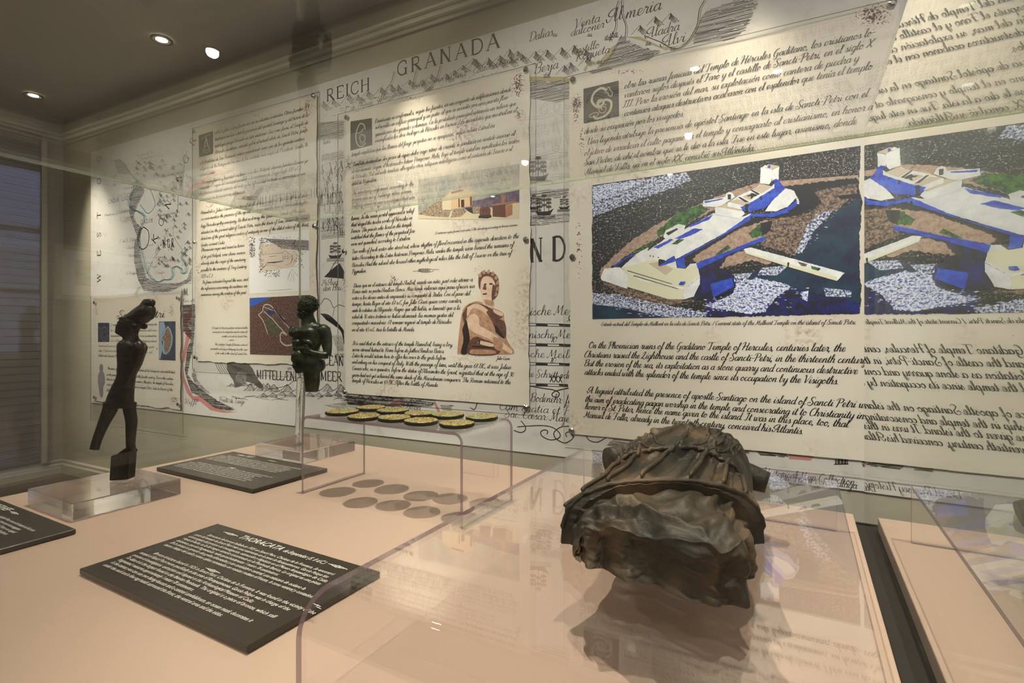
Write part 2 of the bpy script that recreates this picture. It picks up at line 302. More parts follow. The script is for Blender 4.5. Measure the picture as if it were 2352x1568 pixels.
def parchment():
    m, n, l = newmat('aged_parchment_print'); p = n['Principled BSDF']; p.inputs['Roughness'].default_value = .5
    tc = n.new('ShaderNodeTexCoord')
    def nz(sc, det=6, rg=.6, off=0):
        mp = n.new('ShaderNodeMapping'); mp.inputs['Location'].default_value = (off, off*2, 0); l.new(tc.outputs['Object'], mp.inputs[0])
        t = n.new('ShaderNodeTexNoise'); t.inputs['Scale'].default_value = sc; t.inputs['Detail'].default_value = det; t.inputs['Roughness'].default_value = rg
        l.new(mp.outputs[0], t.inputs['Vector']); return t.outputs['Fac']
    def ramp(x, a, b, ca=(0, 0, 0, 1), cb=(1, 1, 1, 1)):
        r = n.new('ShaderNodeValToRGB'); r.color_ramp.elements[0].position = a; r.color_ramp.elements[1].position = b
        r.color_ramp.elements[0].color = ca; r.color_ramp.elements[1].color = cb; l.new(x, r.inputs[0]); return r.outputs[0]
    def mix(f, a, b):
        x = n.new('ShaderNodeMix'); x.data_type = 'RGBA'; l.new(f, x.inputs[0])
        for i, q in ((6, a), (7, b)):
            if isinstance(q, tuple): x.inputs[i].default_value = q
            else: l.new(q, x.inputs[i])
        return x.outputs[2]
    def mul(a, b):
        x = n.new('ShaderNodeMath'); x.operation = 'MULTIPLY'; l.new(a, x.inputs[0]); l.new(b, x.inputs[1]); return x.outputs[0]
    base = ramp(nz(1.6, 4), .35, .7, srgb((224, 211, 190)), srgb((236, 227, 212)))
    c = mix(mul(ramp(nz(3.1, 3, .5, 5), .56, .72), ramp(nz(55, 5, .7), .46, .62)), base, srgb((176, 138, 122)))
    c = mix(ramp(nz(130, 2, .5, 9), .70, .76), c, srgb((188, 160, 136)))
    l.new(c, p.inputs['Base Color']); return m
mParch = parchment()
mScript = mat('script_ink', (22, 20, 22), .5)
mCapBg = mat('initial_square', (50, 46, 40), .5)
mCapFg = mat('initial_letter', (206, 196, 170), .5)
mStain = mat('purple_stain', (132, 100, 102), .6)
def speck(name, c1, c2, sc, lo, hi, c3=None):
    """printed photo texture: three tones picked by noise"""
    m, n, l = newmat(name); p = n['Principled BSDF']; p.inputs['Roughness'].default_value = .45
    tc = n.new('ShaderNodeTexCoord'); t = n.new('ShaderNodeTexNoise'); t.inputs['Scale'].default_value = sc; t.inputs['Detail'].default_value = 5; t.inputs['Roughness'].default_value = .75
    l.new(tc.outputs['Object'], t.inputs['Vector'])
    r = n.new('ShaderNodeValToRGB'); e = r.color_ramp.elements; e[0].position = lo; e[0].color = srgb(c1); e[1].position = hi; e[1].color = srgb(c2)
    if c3: q = e.new(hi+.06); q.color = srgb(c3)
    l.new(t.outputs['Fac'], r.inputs[0]); l.new(r.outputs[0], p.inputs['Base Color']); return m

# ---------------------------------------------------------------- the room
def wbox(s0, s1, o0, o1, z0, z1): return boxm((s0, z0, o0), (s1, z1, o1), 0, WALLM)
SL, SR, OF = -21.1*H, 3.1, WD+2.4
put('wall_back', wbox(SL-.1, SR+.1, -.1, 0, 0, CEIL), mWall, kind='structure')
put('wall_left', wbox(SL-.1, SL, 0, OF, 0, CEIL), mWall, kind='structure')
put('wall_right', wbox(SR, SR+.1, 0, OF, 0, CEIL), mWall, kind='structure')
put('wall_front', wbox(SL-.1, SR+.1, OF, OF+.1, 0, CEIL), mat('wall_paint_dimmed', (98, 92, 84), .8), kind='structure')  # unseen wall, colour darkened to dim its reflections in the glass
put('floor', wbox(SL-.1, SR+.1, -.1, OF+.1, -.1, 0), mFloor, kind='structure')
put('ceiling', wbox(SL-.1, SR+.1, -.1, OF+.1, CEIL, CEIL+.1), mCeil, kind='structure')
def molding(name, prof, segs, m):
    """prof: (out, z); segs: list of wall runs as functions out -> s/o pairs"""
    bm = bmesh.new()
    rows = []
    for P in segs:
        rows.append([bm.verts.new(P(o, z)) for o, z in prof])
    for a, b in zip(rows, rows[1:]):
        for i in range(len(prof)-1): bm.faces.new((a[i], a[i+1], b[i+1], b[i]))
    bmesh.ops.recalc_face_normals(bm, faces=bm.faces[:])
    return put(name, bm, m, kind='structure')
zc = CAMZ+6.2*H
cor = [(0, zc), (.012, zc), (.012, zc+.022), (.03, zc+.028), (.034, zc+.05), (.05, zc+.056), (.052, zc+.066), (.04, zc+.07), (.03, zc+.078), (.018, zc+.082), (.012, zc+.088), (0, zc+.088)]
molding('trim_1', cor, [lambda o, z: W(SR-o, o, z), lambda o, z: W(SL+o, o, z), lambda o, z: W(SL+o, OF, z)], mTrim)
bas = [(0, 0), (.022, 0), (.022, .07), (.014, .082), (.014, .1), (.008, .108), (0, .11)]
molding('baseboard_back', bas, [lambda o, z: W(SR-o, o, z), lambda o, z: W(SL+o, o, z)], mTrim)
molding('baseboard_left', bas, [lambda o, z: W(SL+o, o, z), lambda o, z: W(SL+o, OF, z)], mTrim)
# slatted shutter on the left wall
sh = thing('slatted_shutter', 'tall grey horizontal slat shutter covering the left wall', 'shutter', W(SL+.03, 1.0, 0))
bm = bmesh.new(); box(bm, (SL+.001, .11, .125), (SL+.05, zc-.02, .16), 0, WALLM); put('frame', bm, mTrim, sh)
sl0 = None
for i in range(43):
    z = .13+i*.0586
    if sl0 is None:
        sl0 = put('slat', boxm((SL+.002, z, .162), (SL+.03, z+.0555, OF-.3), 0, WALLM), mSlat, sh); z00 = z
    else:
        s_ = sl0.copy(); COL.objects.link(s_); s_.matrix_basis = M4.Translation((0, 0, z-z00))
# a daylight window in the right wall, out of view: cool light on the left side of the room
win = thing('window_1', None, None, W(SR, 1.1, 1.0), kind='structure')
put('window_pane', wbox(SR-.012, SR-.006, .5, 1.9, 1.0, 2.4), mat('daylight_sky', (190, 205, 255), .5, emit=((186, 196, 255), 4.5)), win)
bm = bmesh.new()
for o in (.46, 1.18, 1.9): box(bm, (SR-.04, .96, o), (SR-.002, 2.44, o+.04), 0, WALLM)
for z in (.96, 1.45, 1.92, 2.4): box(bm, (SR-.036, z, .46), (SR-.002, z+.04, 1.94), 0, WALLM)
put('window_frame', bm, mTrim, win)
fr = thing('framed_document', 'framed document on the shutter, seen only as a faint reflection in the glass at left', 'picture', W(SL+.06, 4.0, 1.5))
put('frame', wbox(SL+.034, SL+.05, 3.62, 4.36, 1.42, 1.86), mTrim, fr)
put('mount', wbox(SL+.0505, SL+.052, 3.66, 4.32, 1.46, 1.82), mat('white_mount', (225, 222, 216), .6), fr)
put('print', wbox(SL+.0525, SL+.054, 3.74, 4.24, 1.54, 1.75), mat('grey_print', (120, 114, 106), .6, noise=(20, (170, 164, 154), .4, .6)), fr)

# ceiling downlights
mLens = mat('lit_lamp', (255, 250, 235), .4, emit=((255, 240, 214), 60.))
mRing = mat('lamp_ring', (150, 145, 132), .35, .6)
mCan = mat('lamp_can', (66, 62, 54), .5)
def ring(bm, c, r0, r1, z0, z1, n=28):
    a = [[bm.verts.new((c[0]+r*cos(2*pi*i/n), c[1]+r*sin(2*pi*i/n), z)) for i in range(n)] for r, z in ((r0, z1), (r0, z0), (r1, z0), (r1, z1))]
    for k in range(4):
        for i in range(n): bm.faces.new((a[k][i], a[k][(i+1) % n], a[(k+1) % 4][(i+1) % n], a[(k+1) % 4][i]))
    bmesh.ops.recalc_face_normals(bm, faces=bm.faces[:])
lamp_labels = ['recessed round downlight nearest the left corner of the ceiling', 'recessed round downlight second from the left ceiling corner', 'recessed downlight above the dim left information panel',
               'recessed downlight above the panel with the sea castle photo', 'recessed downlight beyond the right end of the map']
def lamp(p, label, group):
    t = thing('ceiling_downlight', label, 'light', (p.x, p.y, CEIL-.004), group=group)
    bm = bmesh.new(); ring(bm, (0, 0), .038, .058, -.008, 0); put('trim_ring', bm, mRing, t, WM[t], True)
    bm = bmesh.new(); ring(bm, (0, 0), .032, .038, -.006, 0); put('reflector', bm, mCan, t, WM[t])
    bm = bmesh.new(); cyl(bm, (0, 0, -.003), (0, 0, 0), .03); put('lens', bm, mLens, t, WM[t])
for (s, ts, tz, an), lb in zip(WALL_LIGHTS, lamp_labels):
    p = W(s*H, 1.34*H, 0); lamp(p, lb, 'wall downlights')
    spot('wall_lamp_light', (p.x, p.y, CEIL-.02), W(ts*H, 0, CAMZ+tz*H), 95 if s > -1 and s < 0 else 150, an, 1.)
places = ['above the far left of the room', 'above the left half of the room', 'straight above the visitor', 'above the right half of the room', 'above the far right of the room']
for s, pl_ in zip(FILL_LIGHTS, places):
    p = W(s, 2.7, 0); lamp(p, 'added unseen fill downlight ' + pl_, 'added fill downlights')
    spot('fill_lamp_light', (p.x, p.y, CEIL-.02), W(s, 0, 1.45), 215, 54, .8, (1, .96, .9))
rl = ['ceiling downlight straight above the coin stand', 'ceiling downlight straight above the bronze cuirass', 'added unseen rear downlight left of the middle', 'added unseen rear downlight right of the middle', 'added unseen rear downlight near the slatted shutter', 'added unseen downlight at the right wall', 'added unseen downlight in front of the slatted shutter']
for i, (x, y) in enumerate(ROOM_LIGHTS):
    lamp(V((x, y, 0)), rl[i], 'room downlights')
    e_, c_, tg = ((120, 58, (-2.35*H, 2.0*H, TZ)), (62, 36, (-.15*H, 1.7*H, TZ)))[i] if i < 2 else (58, 150, (x, y, 0))
    spot('room_lamp_light', (x, y, CEIL-.02), tg, e_, c_, .7, rad=.012 if i < 2 else .03)

# ---------------------------------------------------------------- the map mural
OM = .012
MS0, MS1, MZ0, MZ1 = -19.25*H, 1.62*H, CAMZ-2.18*H, CAMZ+5.68*H
mural = thing('map_mural', 'long printed antique map board filling the back wall behind the panels', 'map', W((MS0+MS1)/2, 0, MZ0))
put('board', wbox(MS0, MS1, .001, OM, MZ0, MZ1), mMural, mural)
OI = OM+.0006
ink = Flat(OI)
U = H*.0105
# place names in an italic hand
for t, u0, v0, u1, k in [('Almunecan', 868, 232, 938, 1.2), ('Salebrenna', 945, 204, 1018, 1.3), ('Mortil', 1024, 187, 1070, 1.25), ('Castel de Fiero', 1086, 169, 1190, 1.2), ('P. de Thenas', 792, 255, 856, 1.2),
    ('Dalias', 1214, 96, 1270, 2.), ('Venta', 1318, 66, 1378, 1.9), ('dalconer', 1310, 84, 1388, 1.8), ('Castillo', 1312, 126, 1376, 1.7), ('Roqueta', 1322, 140, 1400, 1.8), ('Aladra', 1484, 88, 1560, 2.), ('Alvi', 1520, 108, 1574, 2.2),
    ('Berja', 1226, 170, 1282, 2.2), ('Xeres de la', 313, 361, 352, 1.), ('Frontera', 322, 369, 350, .9), ('Golfo', 252, 409, 270, 1.3), ('de Cadix', 257, 428, 299, 1.4), ('Diamant', 283, 436, 308, 1.), ('Los Puercos', 270, 452, 305, 1.),
    ('S. Sebastian', 268, 489, 312, .8), ('Puerta de S. Sebastian', 240, 497, 296, .9), ('S. Catalina', 276, 505, 308, .9), ('Torres Hercules', 276, 507+4, 312, .8), ('I. de S. Petro', 274, 558, 314, 1.2), ('Chiclana', 291, 572, 316, 1.), ('Barbate', 295, 590, 320, 1.), ('C. Trafalgar', 289, 631, 325, 1.),
    ('Veger', 345, 615, 363, .9), ('Tarifa', 358, 629, 378, .9), ('Algezira', 372, 601, 402, .9), ('Marques', 352, 594, 378, .9), ('Conil', 334, 566, 352, .8), ('Puerto Real', 365, 442, 400, 1.), ('Medina Sidonia', 372, 408, 424, 1.1), ('Puerto de Suazo', 366, 497, 404, 1.), ('Gibraltar', 404, 654, 440, .9), ('Scoglio Negro', 338, 672, 384, 1.), ('Zaca', 336, 606, 350, .8),
    ('Riffi', 424, 926, 452, 1.6), ('Ponte de Targo', 503, 922, 562, 1.6), ('Calasa', 925, 938, 966, 1.7), ('nische Mer', 1204, 724, 1316, 2.1), ('onische Mei', 1204, 776, 1316, 1.9), ('sche Meile', 1208, 820, 1316, 1.8), ('he Schritt oder', 1210, 865, 1318, 1.7),
    ('Bodenehr: fe.', 1218, 921, 1316, 1.9), ('Cum gratia et P.', 1146, 940, 1316, 1.9), ('Sac: Cæsar: Majes', 1160, 957, 1316, 1.9), ('24 Aug.', 738, 655, 778, 1.7), ('den Bau', 742, 668, 784, 1.7), ('inge', 768, 820, 790, 2.), ('in der', 660, 849, 690, 1.5),
    ('J. Almun', 940, 917, 1000, 1.5), ('David Rumsey Historical Map Collection:', 1640, 1078, 1968, 1.35), ('Die Fahrt von Malaga', 1790, 1102, 1968, 1.35), ('tuna', 742, 332, 758, 1.6), ('hen ste', 420, 694, 448, 1.2), ('P. Esponete', 344, 389, 384, .8)]:
    line_px(ink, t, u0, v0, u1, U*k*.78, wt=.5 if k < 1.3 else .46, slant=.2, pen=(.35, 1.))
s_, z_ = on_wall(312, 684, OI); script(ink, 'Puerto Bajo', s_, z_, s_+.62, U*1.1, rot=.85)
for t, u0, v0, u1, k, ro in [('REICH', 748, 234, 852, 2.5, 0), ('GRANADA', 908, 176, 1152, 2.7, 0), ('MITTELLÆNDISCHE', 589, 869, 735, 2.0, 0), ('MEER', 736, 873, 786, 2.0, 0), ('CEAN', 744, 838, 790, 2., 0), ('N D', 1216, 602, 1300, 4.0, 0), ('UM.', 416, 678, 434, 1.7, 0),
    ('CADIX', 322, 512+3, 352, 1.1, 0), ('CADIX GADE', 248, 468, 302, 1.1, 0), ('DISCHE MEER', 700, 478, 788, 2.3, 0), ('N G R', 374, 570, 400, 2.2, 0)]:
    roman(ink, t, u0, v0, u1, U*k)
line_px(ink, 'Al', 1396, 52, 1428, U*2.0, wt=.5, slant=.2); line_px(ink, 'meria', 1436, 44, 1518, U*2.0, wt=.5, slant=.2)
s_, z_ = on_wall(231, 668, OI); roman(ink, 'WEST OCEAN', 231, 672, 0, U*1.9, rot=pi/2, length=1.62)
s_, z_ = on_wall(352, 560, OI); roman(ink, 'KONINGR', 352, 572, 0, U*2.2, rot=.95, length=.9)
# mountains: a ridge with a hatched right flank
def mountain(u, v, w_, h_, dens=5):
    k = 1
    pts = [(u-w_*.5, v), (u-w_*.28, v-h_*.45), (u-w_*.12, v-h_*.75), (u, v-h_), (u+w_*.14, v-h_*.7), (u+w_*.3, v-h_*.5), (u+w_*.5, v-h_*.1)]
    ink.line(pts, .9, 0, 3)
    for i in range(dens):
        f = i/dens; x = u+w_*.02+f*w_*.36; y = v-h_*(.96-.75*f)
        ink.line([(x, y), (x-w_*.03, y+h_*.3), (x-w_*.12+rnd.uniform(-1, 1), y+h_*(.55-.2*f))], 1.7*(1-f)+.5)
    for i in range(3): ink.line([(u+w_*(.1+.12*i), v-1-i), (u+w_*(.2+.13*i), v-2-i*1.2)], .6)
slope = lambda u: 262-.27*(u-735)
for u in range(745, 1200, 25): mountain(u+rnd.uniform(-6, 6), slope(u)+4+rnd.uniform(-12, 6), 36, 20+rnd.uniform(-5, 5), 7)
for u in range(1090, 1345, 28): mountain(u+rnd.uniform(-5, 5), 158-.12*(u-1090)+rnd.uniform(-6, 8), 44, 24+rnd.uniform(-5, 6), 9)
for u, v in ((1505, 60), (1540, 52), (1470, 80), (1310, 165), (1348, 152), (1296, 172)): mountain(u, v, 40, 22, 8)
for i in range(46):
    a, b = rnd.uniform(312, 436), rnd.uniform(372, 440); mountain(a, b, 13, 8, 3)
for i in range(60):
    b = rnd.uniform(445, 620); a = rnd.uniform(362, 436); mountain(a, b, 13, 9, 4)
for i in range(70):
    u = rnd.uniform(760, 1300); v = slope(u)+rnd.uniform(-8, 16)
    if v > 0: ink.line([(u, v), (u+rnd.uniform(4, 11), v-1.5)], .8)
# town marks
def town(u, v, k=1.):
    for dx, hh in ((0, 6), (3.4, 9), (7, 6), (10, 8)):
        ink.line([(u+dx*k, v), (u+dx*k, v-hh*k)], 1.1*k); ink.line([(u+(dx+2)*k, v), (u+(dx+2)*k, v-hh*k*.8)], .7*k)
        ink.line([(u+(dx-.6)*k, v-hh*k), (u+(dx+2.6)*k, v-hh*k)], .8*k)
    ink.line([(u-2*k, v), (u+13*k, v-1)], 1.*k)
for u, v, k in ((1390, 92, 1.2), (1402, 86, 1.4), (1250, 178, 1.1), (1270, 84, .8), (1350, 84, .8), (1372, 146, .9), (1484, 104, .9), (1540, 116, .9), (985, 207, .8), (1060, 190, .7), (1920, 1066, 2.2), (446, 922, .8), (830, 232, .7)): town(u, v, k)
# rivers
for a in ([(905, 164), (898, 190), (884, 208), (868, 238)], [(1428, 0), (1428, 30), (1437, 60), (1436, 85)], [(1420, 2), (1412, 34), (1414, 60), (1400, 96)], [(1618, 0), (1606, 24), (1600, 60), (1575, 100), (1548, 112), (1515, 96), (1480, 82)], [(1012, 150), (1000, 185), (978, 210)], [(960, 150), (950, 185), (948, 205)]):
    ink.line(a, 1.6, 0, 4, .3); ink.line([(p[0]+4, p[1]+1) for p in a], .9, 0, 4, .3)
# engraved sea hatching: scanlines clipped to an outline
def hatch(out, step, w_=1.0, mi=0, brk=.1, fl=None, jit=1.5):
    fl = fl or ink
    pts = [on_wall(u, v, fl.off) for u, v in out]; k = 9.5*H/FPX
    z = min(p[1] for p in pts); zt = max(p[1] for p in pts)
    while z < zt:
        xs = []
        for i in range(len(pts)):
            (x0, y0), (x1, y1) = pts[i], pts[(i+1) % len(pts)]
            if (y0 <= z < y1) or (y1 <= z < y0): xs.append(x0+(z-y0)*(x1-x0)/(y1-y0))
        xs.sort()
        for a, b in zip(xs[::2], xs[1::2]):
            a += rnd.uniform(-jit, jit)*k; b += rnd.uniform(-jit, jit)*k*2
            while a < b-2*k:
                e = min(b, a+rnd.uniform(18, 70)*k); fl.ribbon([(a, z), ((a+e)/2, z+rnd.uniform(-.8, .8)*k), (e, z+rnd.uniform(-.6, .6)*k)], w_*k/2*rnd.uniform(.35, 1.), mi)
                a = e+(rnd.uniform(1, 5)*k if rnd.random() < brk*3 else 0)
        z += step*k*.85*rnd.uniform(.8, 1.2)
hatch([(1190, 188), (1240, 184), (1262, 190), (1290, 184), (1312, 188), (1312, 225), (1280, 236), (1216, 226), (1190, 220)], 2.6, 1.5)
hatch([(1348, 164), (1366, 160), (1400, 128), (1428, 78), (1440, 92), (1480, 110), (1520, 118), (1490, 138), (1420, 152), (1365, 172)], 2.5, 1.6)
hatch([(1592, 100), (1600, 60), (1625, 24), (1690, 0), (1740, 0), (1730, 30), (1710, 70), (1680, 92)], 2.6, 1.4)
hatch([(728, 282), (790, 276), (790, 318), (728, 322)], 2.4, 1.2); hatch([(738, 355), (790, 345), (790, 365), (738, 370)], 2.6, 1.)
hatch([(738, 500), (790, 492), (792, 545), (738, 552)], 3.2, 1.1, brk=.4); hatch([(1212, 495), (1312, 488), (1312, 512), (1212, 520)], 3.2, 1.3, brk=.5); hatch([(1216, 440), (1306, 430), (1306, 452), (1216, 458)], 3, 1.5, brk=.5)
hatch([(262, 368), (276, 364), (296, 392), (300, 402), (270, 398)], 2.2, .9)
hatch([(322, 520), (308, 560), (308, 600), (316, 640), (330, 668), (390, 670), (440, 644), (440, 612), (430, 640), (412, 650), (360, 650), (336, 636), (326, 600), (318, 560), (326, 524)], 2.1, 1.3)
hatch([(300, 444), (322, 416), (332, 440), (316, 470), (306, 500), (322, 520), (322, 560), (306, 520), (296, 484)], 2.1, 1.2)
hatch([(418, 700), (448, 698), (448, 740), (444, 790), (430, 860), (446, 880), (470, 900), (500, 920), (540, 940), (528, 944), (492, 936), (470, 918), (456, 908), (440, 902), (432, 880), (424, 850), (430, 800), (438, 780), (420, 760)], 2.0, 1.7)
hatch([(446, 842), (452, 870), (470, 892), (486, 904), (452, 896), (440, 860)], 2.2, 1.2)
hatch([(790, 908), (900, 912), (1000, 924), (990, 934), (880, 934), (800, 930)], 2.2, 1.8); hatch([(1010, 930), (1040, 930), (1036, 944), (1016, 942)], 2.2, 1.3)
hatch([(1410, 1008), (1500, 1014), (1500, 1030), (1390, 1024)], 2.4, 1.6); hatch([(1690, 1024), (1730, 1030), (1720, 1042), (1688, 1038)], 2.2, 2.); hatch([(1740, 1034), (1810, 1040), (1806, 1052), (1744, 1046)], 2.2, 2.); hatch([(1980, 1060), (2080, 1066), (2070, 1080), (1984, 1076)], 2.2, 2.)
hatch([(745, 930), (830, 918), (900, 930), (790, 944)], 3, 1.2, brk=.5)
# scale bars
for v in (742, 788, 832, 880):
    ink.line([(1208, v), (1316, v+3)], 1.4); ink.line([(1208, v+6), (1316, v+8)], 1.4)
    for a, b in ((1230, 1258), (1284, 1310)): ink.line([(a, v+3.4), (b, v+5)], 5.)
for t, u, v in (('30', 1300, 738), ('10', 1264, 786), ('10', 1262, 834)): line_px(ink, t, u, v, u+13, U*1.1)
roman(ink, 'XXX', 1262, 877, 1292, U*1.1)
# flourishes
for a in ([(1196, 966), (1206, 978), (1206, 988), (1196, 993), (1180, 988)], [(1188, 980), (1240, 977), (1268, 981), (1285, 994), (1284, 1005), (1265, 1010), (1246, 1002), (1242, 992), (1250, 987), (1258, 990), (1256, 997)], [(1312, 979), (1290, 980), (1273, 992), (1276, 1006), (1297, 1017), (1314, 1008), (1316, 1000), (1306, 992), (1299, 996), (1302, 1003)],
          [(1346, 1000), (1354, 1011), (1372, 1015), (1392, 1005)], [(1216, 886), (1250, 892), (1270, 895), (1284, 902), (1280, 912), (1268, 908), (1276, 898), (1316, 889)], [(1096, 925), (1090, 940), (1080, 936)]): ink.line(a, 2.4, 0, 7)
# ships
def ship(u, v, k=1.):
    ink.px([(u-16*k, v-5*k), (u-12*k, v+3*k), (u+10*k, v+3*k), (u+17*k, v-9*k), (u+8*k, v-4*k), (u-8*k, v-3*k)])
    for dx, hh in ((-8, 26), (0, 34), (8, 26)):
        ink.line([(u+dx*k, v-3*k), (u+dx*k, v-hh*k)], 1.2*k)
        for q in (.35, .62, .85): ink.px([(u+(dx-5)*k, v-hh*q*k), (u+(dx+5)*k, v-hh*q*k-1), (u+(dx+4)*k, v-(hh*q+5)*k), (u+(dx-4)*k, v-(hh*q+5)*k)], 1)
    for q in range(4): ink.line([(u-20*k, v+(4+q*2)*k), (u+20*k, v+(3+q*2)*k)], 1.1, 0, 0, .4)
ship(1250, 490, 1.3); ship(1236, 410, 1.5); ship(1296, 478, .8); ship(770, 590, 1.); ship(1226, 478, .9)
# engraved figures between the left panels, boat on the shore
for i in range(26):
    u = rnd.uniform(738, 788); v = 372+rnd.uniform(0, 60)-(u-738)*.15
    ink.line([(u, v), (u+rnd.uniform(-3, 3), v+9), (u+rnd.uniform(-5, 5), v+18)], rnd.uniform(1, 3.4), 0, 3)
for i in range(20):
    u = rnd.uniform(740, 788); v = 490+rnd.uniform(0, 40)-(u-738)*.1
    ink.line([(u, v), (u+rnd.uniform(-3, 3), v+9), (u+rnd.uniform(-3, 3), v+16)], rnd.uniform(1, 3.4), 0, 3)
ink.px([(760, 620), (780, 604), (790, 622), (790, 640), (744, 636)]); ink.line([(752, 632), (772, 598), (776, 596)], 2.); ink.line([(764, 606), (778, 602)], 1.4)
# mermaid hair and wings near the statue
for i in range(24):
    a = rnd.uniform(0, 14); ink.line([(736+a, 720+a), (756+a*.8, 724+a*1.6), (776+a*.6, 742+a*1.4), (790, 760+a*2.2)], rnd.uniform(.8, 2.2), 0, 5, .6)
for i in range(7): ink.line([(764+i*3, 770), (768+i*3, 784), (776+i*2, 806)], 1.3, 0, 4)
ink.line([(736, 700), (745, 686), (758, 690), (766, 706), (778, 700), (792, 704)], 1.8, 0, 5); ink.line([(768, 708), (764, 726)], 1.4)
# sea monster and waves along the bottom
ink.px([(520, 832), (568, 832), (580, 846), (590, 868), (602, 882), (606, 890), (596, 892), (582, 880), (566, 876), (550, 888), (540, 890), (536, 874), (528, 862), (522, 850)], 1)
ink.px([(546, 856), (556, 848), (566, 852), (570, 866), (566, 880), (552, 886), (541, 880), (540, 866)], 2)
for i in range(9): ink.line([(522+i*3, 834+i), (536+i*4, 846+i), (548+i*5, 850+i*3)], 1.1, 0, 4)
for r in (3, 6, 10): ink.line([(557+r*cos(t*.6), 872+r*.9*sin(t*.6)) for t in range(9)], 1.1, 0, 3)
ink.px([(556, 870), (560, 869), (561, 874), (557, 876)])
for i in range(5): ink.line([(494+i*5, 832), (500+i*5, 846), (508+i*5, 858)], 2., 0, 4)
def waves(u0, u1, v, amp, n, wv=1.4):
    st = (u1-u0)/n
    for i in range(n):
        a = u0+i*st; y = v+rnd.uniform(-2, 2)
        ink.line([(a, y+amp*.3), (a+st*.4, y-amp*.2), (a+st*.75, y-amp), (a+st, y-amp*.3), (a+st*1.2, y+amp*.2)], wv, 0, 5)
        for k in range(6): ink.line([(a+st*.75+k*2, y-amp+k*1.4), (a+st*.6+k*2.4, y-amp*.2+k), (a+st*.4+k*3, y+amp*.35)], rnd.uniform(.8, 2.1), 0, 3)
waves(560, 620, 894, 12, 3, 2); waves(606, 790, 896, 13, 6, 1.6); waves(590, 780, 908, 7, 9); waves(520, 600, 884, 5, 5); waves(790, 900, 916, 8, 5, 2.)
ink.line([(604, 880), (618, 892), (640, 890), (662, 884), (672, 876), (684, 874)], 1.6, 0, 6)
for i in range(16): u = rnd.uniform(510, 780); ink.line([(u, 906+rnd.uniform(0, 14)), (u+rnd.uniform(14, 40), 907+rnd.uniform(0, 14))], 1., 0, 0, .5)
for i in range(240):
    u = rnd.uniform(230, 1300); v = rnd.choice((rnd.uniform(930, 990), slope(u)-rnd.uniform(5, 12)))
    ink.line([(u, v), (u+rnd.uniform(.5, 1.6), v+.6)], .9, 1)
ink.line([(330, 521), (322, 530), (317, 548), (318, 562), (326, 572), (337, 566), (342, 548), (340, 530), (330, 521)], 4, 0, 5)
ink.build('map_engraving', [mInk, mInkSoft, mat('fish_face', (190, 184, 172), .6)], mural, kind='stuff')
col = Flat(OM+.0003)
col.line([(274, 366), (288, 380), (298, 396), (312, 412), (322, 420)], 4, 0, 5, .8)
for w9, m9, dx in ((5, 0, 0), (1.4, 3, 3.2), (1.6, 3, -3)):
    col.line([(x+dx, y) for x, y in [(316, 412), (302, 446), (296, 466), (304, 480), (318, 486), (332, 496), (330, 508), (322, 530), (318, 548), (324, 572), (330, 592), (334, 612), (342, 630), (352, 642), (364, 648), (378, 642), (390, 642), (398, 632), (396, 618), (406, 612), (416, 618), (420, 628), (428, 624), (428, 608), (418, 592), (424, 580), (432, 572)]], w9, m9, 5, 1.3)
col.line([(430, 345), (424, 372), (420, 410), (410, 440), (408, 480), (404, 500)], 3.5, 0, 5, .8)
col.line([(346, 436), (356, 470), (340, 490), (322, 470)], 4, 0, 5, .8)
col.line([(402, 505), (398, 540), (416, 570), (425, 590)], 3, 1, 5, .6)
col.px([(1216, 176), (1290, 176), (1316, 182), (1312, 192), (1290, 186), (1268, 192), (1258, 186), (1216, 186)], 1)
col.px([(1350, 144), (1378, 140), (1402, 110), (1424, 96), (1412, 120), (1398, 140), (1380, 154), (1366, 146), (1352, 150), (1345, 166), (1340, 160)], 1)
col.px([(1436, 84), (1470, 92), (1530, 116), (1580, 100), (1604, 58), (1630, 16), (1610, 40), (1596, 82), (1560, 106), (1520, 108), (1470, 84)], 1)
col.px([(418, 724), (430, 718), (440, 706), (442, 724), (430, 744), (440, 768), (432, 790), (424, 830), (416, 836), (428, 770)], 2)
col.px([(420, 842), (424, 868), (434, 892), (444, 910), (460, 908), (486, 930), (520, 944), (545, 946), (515, 948), (484, 942), (460, 922), (440, 916), (428, 900), (418, 866)], 2)
col.px([(890, 930), (924, 914), (930, 930)], 2); col.px([(1000, 922), (1012, 946), (1006, 948), (996, 926)], 2); col.px([(1812, 1042), (1870, 1048), (1862, 1058), (1812, 1054)], 2)
col.build('coast_tint', [mat('blue_green_coast', (110, 158, 160), .6), mat('ochre_coast', (180, 166, 126), .6), mat('pink_coast', (196, 128, 122), .6), mInk], mural, kind='stuff')

# ---------------------------------------------------------------- information panels
mSea = speck('dark_sea_print', (6, 16, 60), (10, 62, 84), 7, .4, .65)
mFoam = speck('surf_print', (10, 26, 110), (236, 242, 250), 120, .45, .56)
mFoam2 = speck('light_surf_print', (40, 74, 190), (244, 247, 252), 130, .40, .54)
mRock = speck('rock_print', (9, 9, 18), (36, 33, 42), 130, .5, .57, (176, 168, 162))
mSand = speck('sand_print', (146, 116, 98), (196, 166, 146), 60, .35, .6)
mRockS = speck('sandy_rock_print', (60, 48, 44), (170, 140, 120), 80, .42, .6)
mGrass = speck('grass_print', (20, 44, 34), (70, 128, 26), 50, .42, .6)
mWhiteP = speck('white_wall_print', (226, 226, 226), (248, 247, 242), 18, .4, .6)
mCream = mat('cream_print', (232, 226, 196), .45)
mBlueS = speck('blue_shade_print', (22, 50, 178), (46, 96, 222), 30, .4, .65)
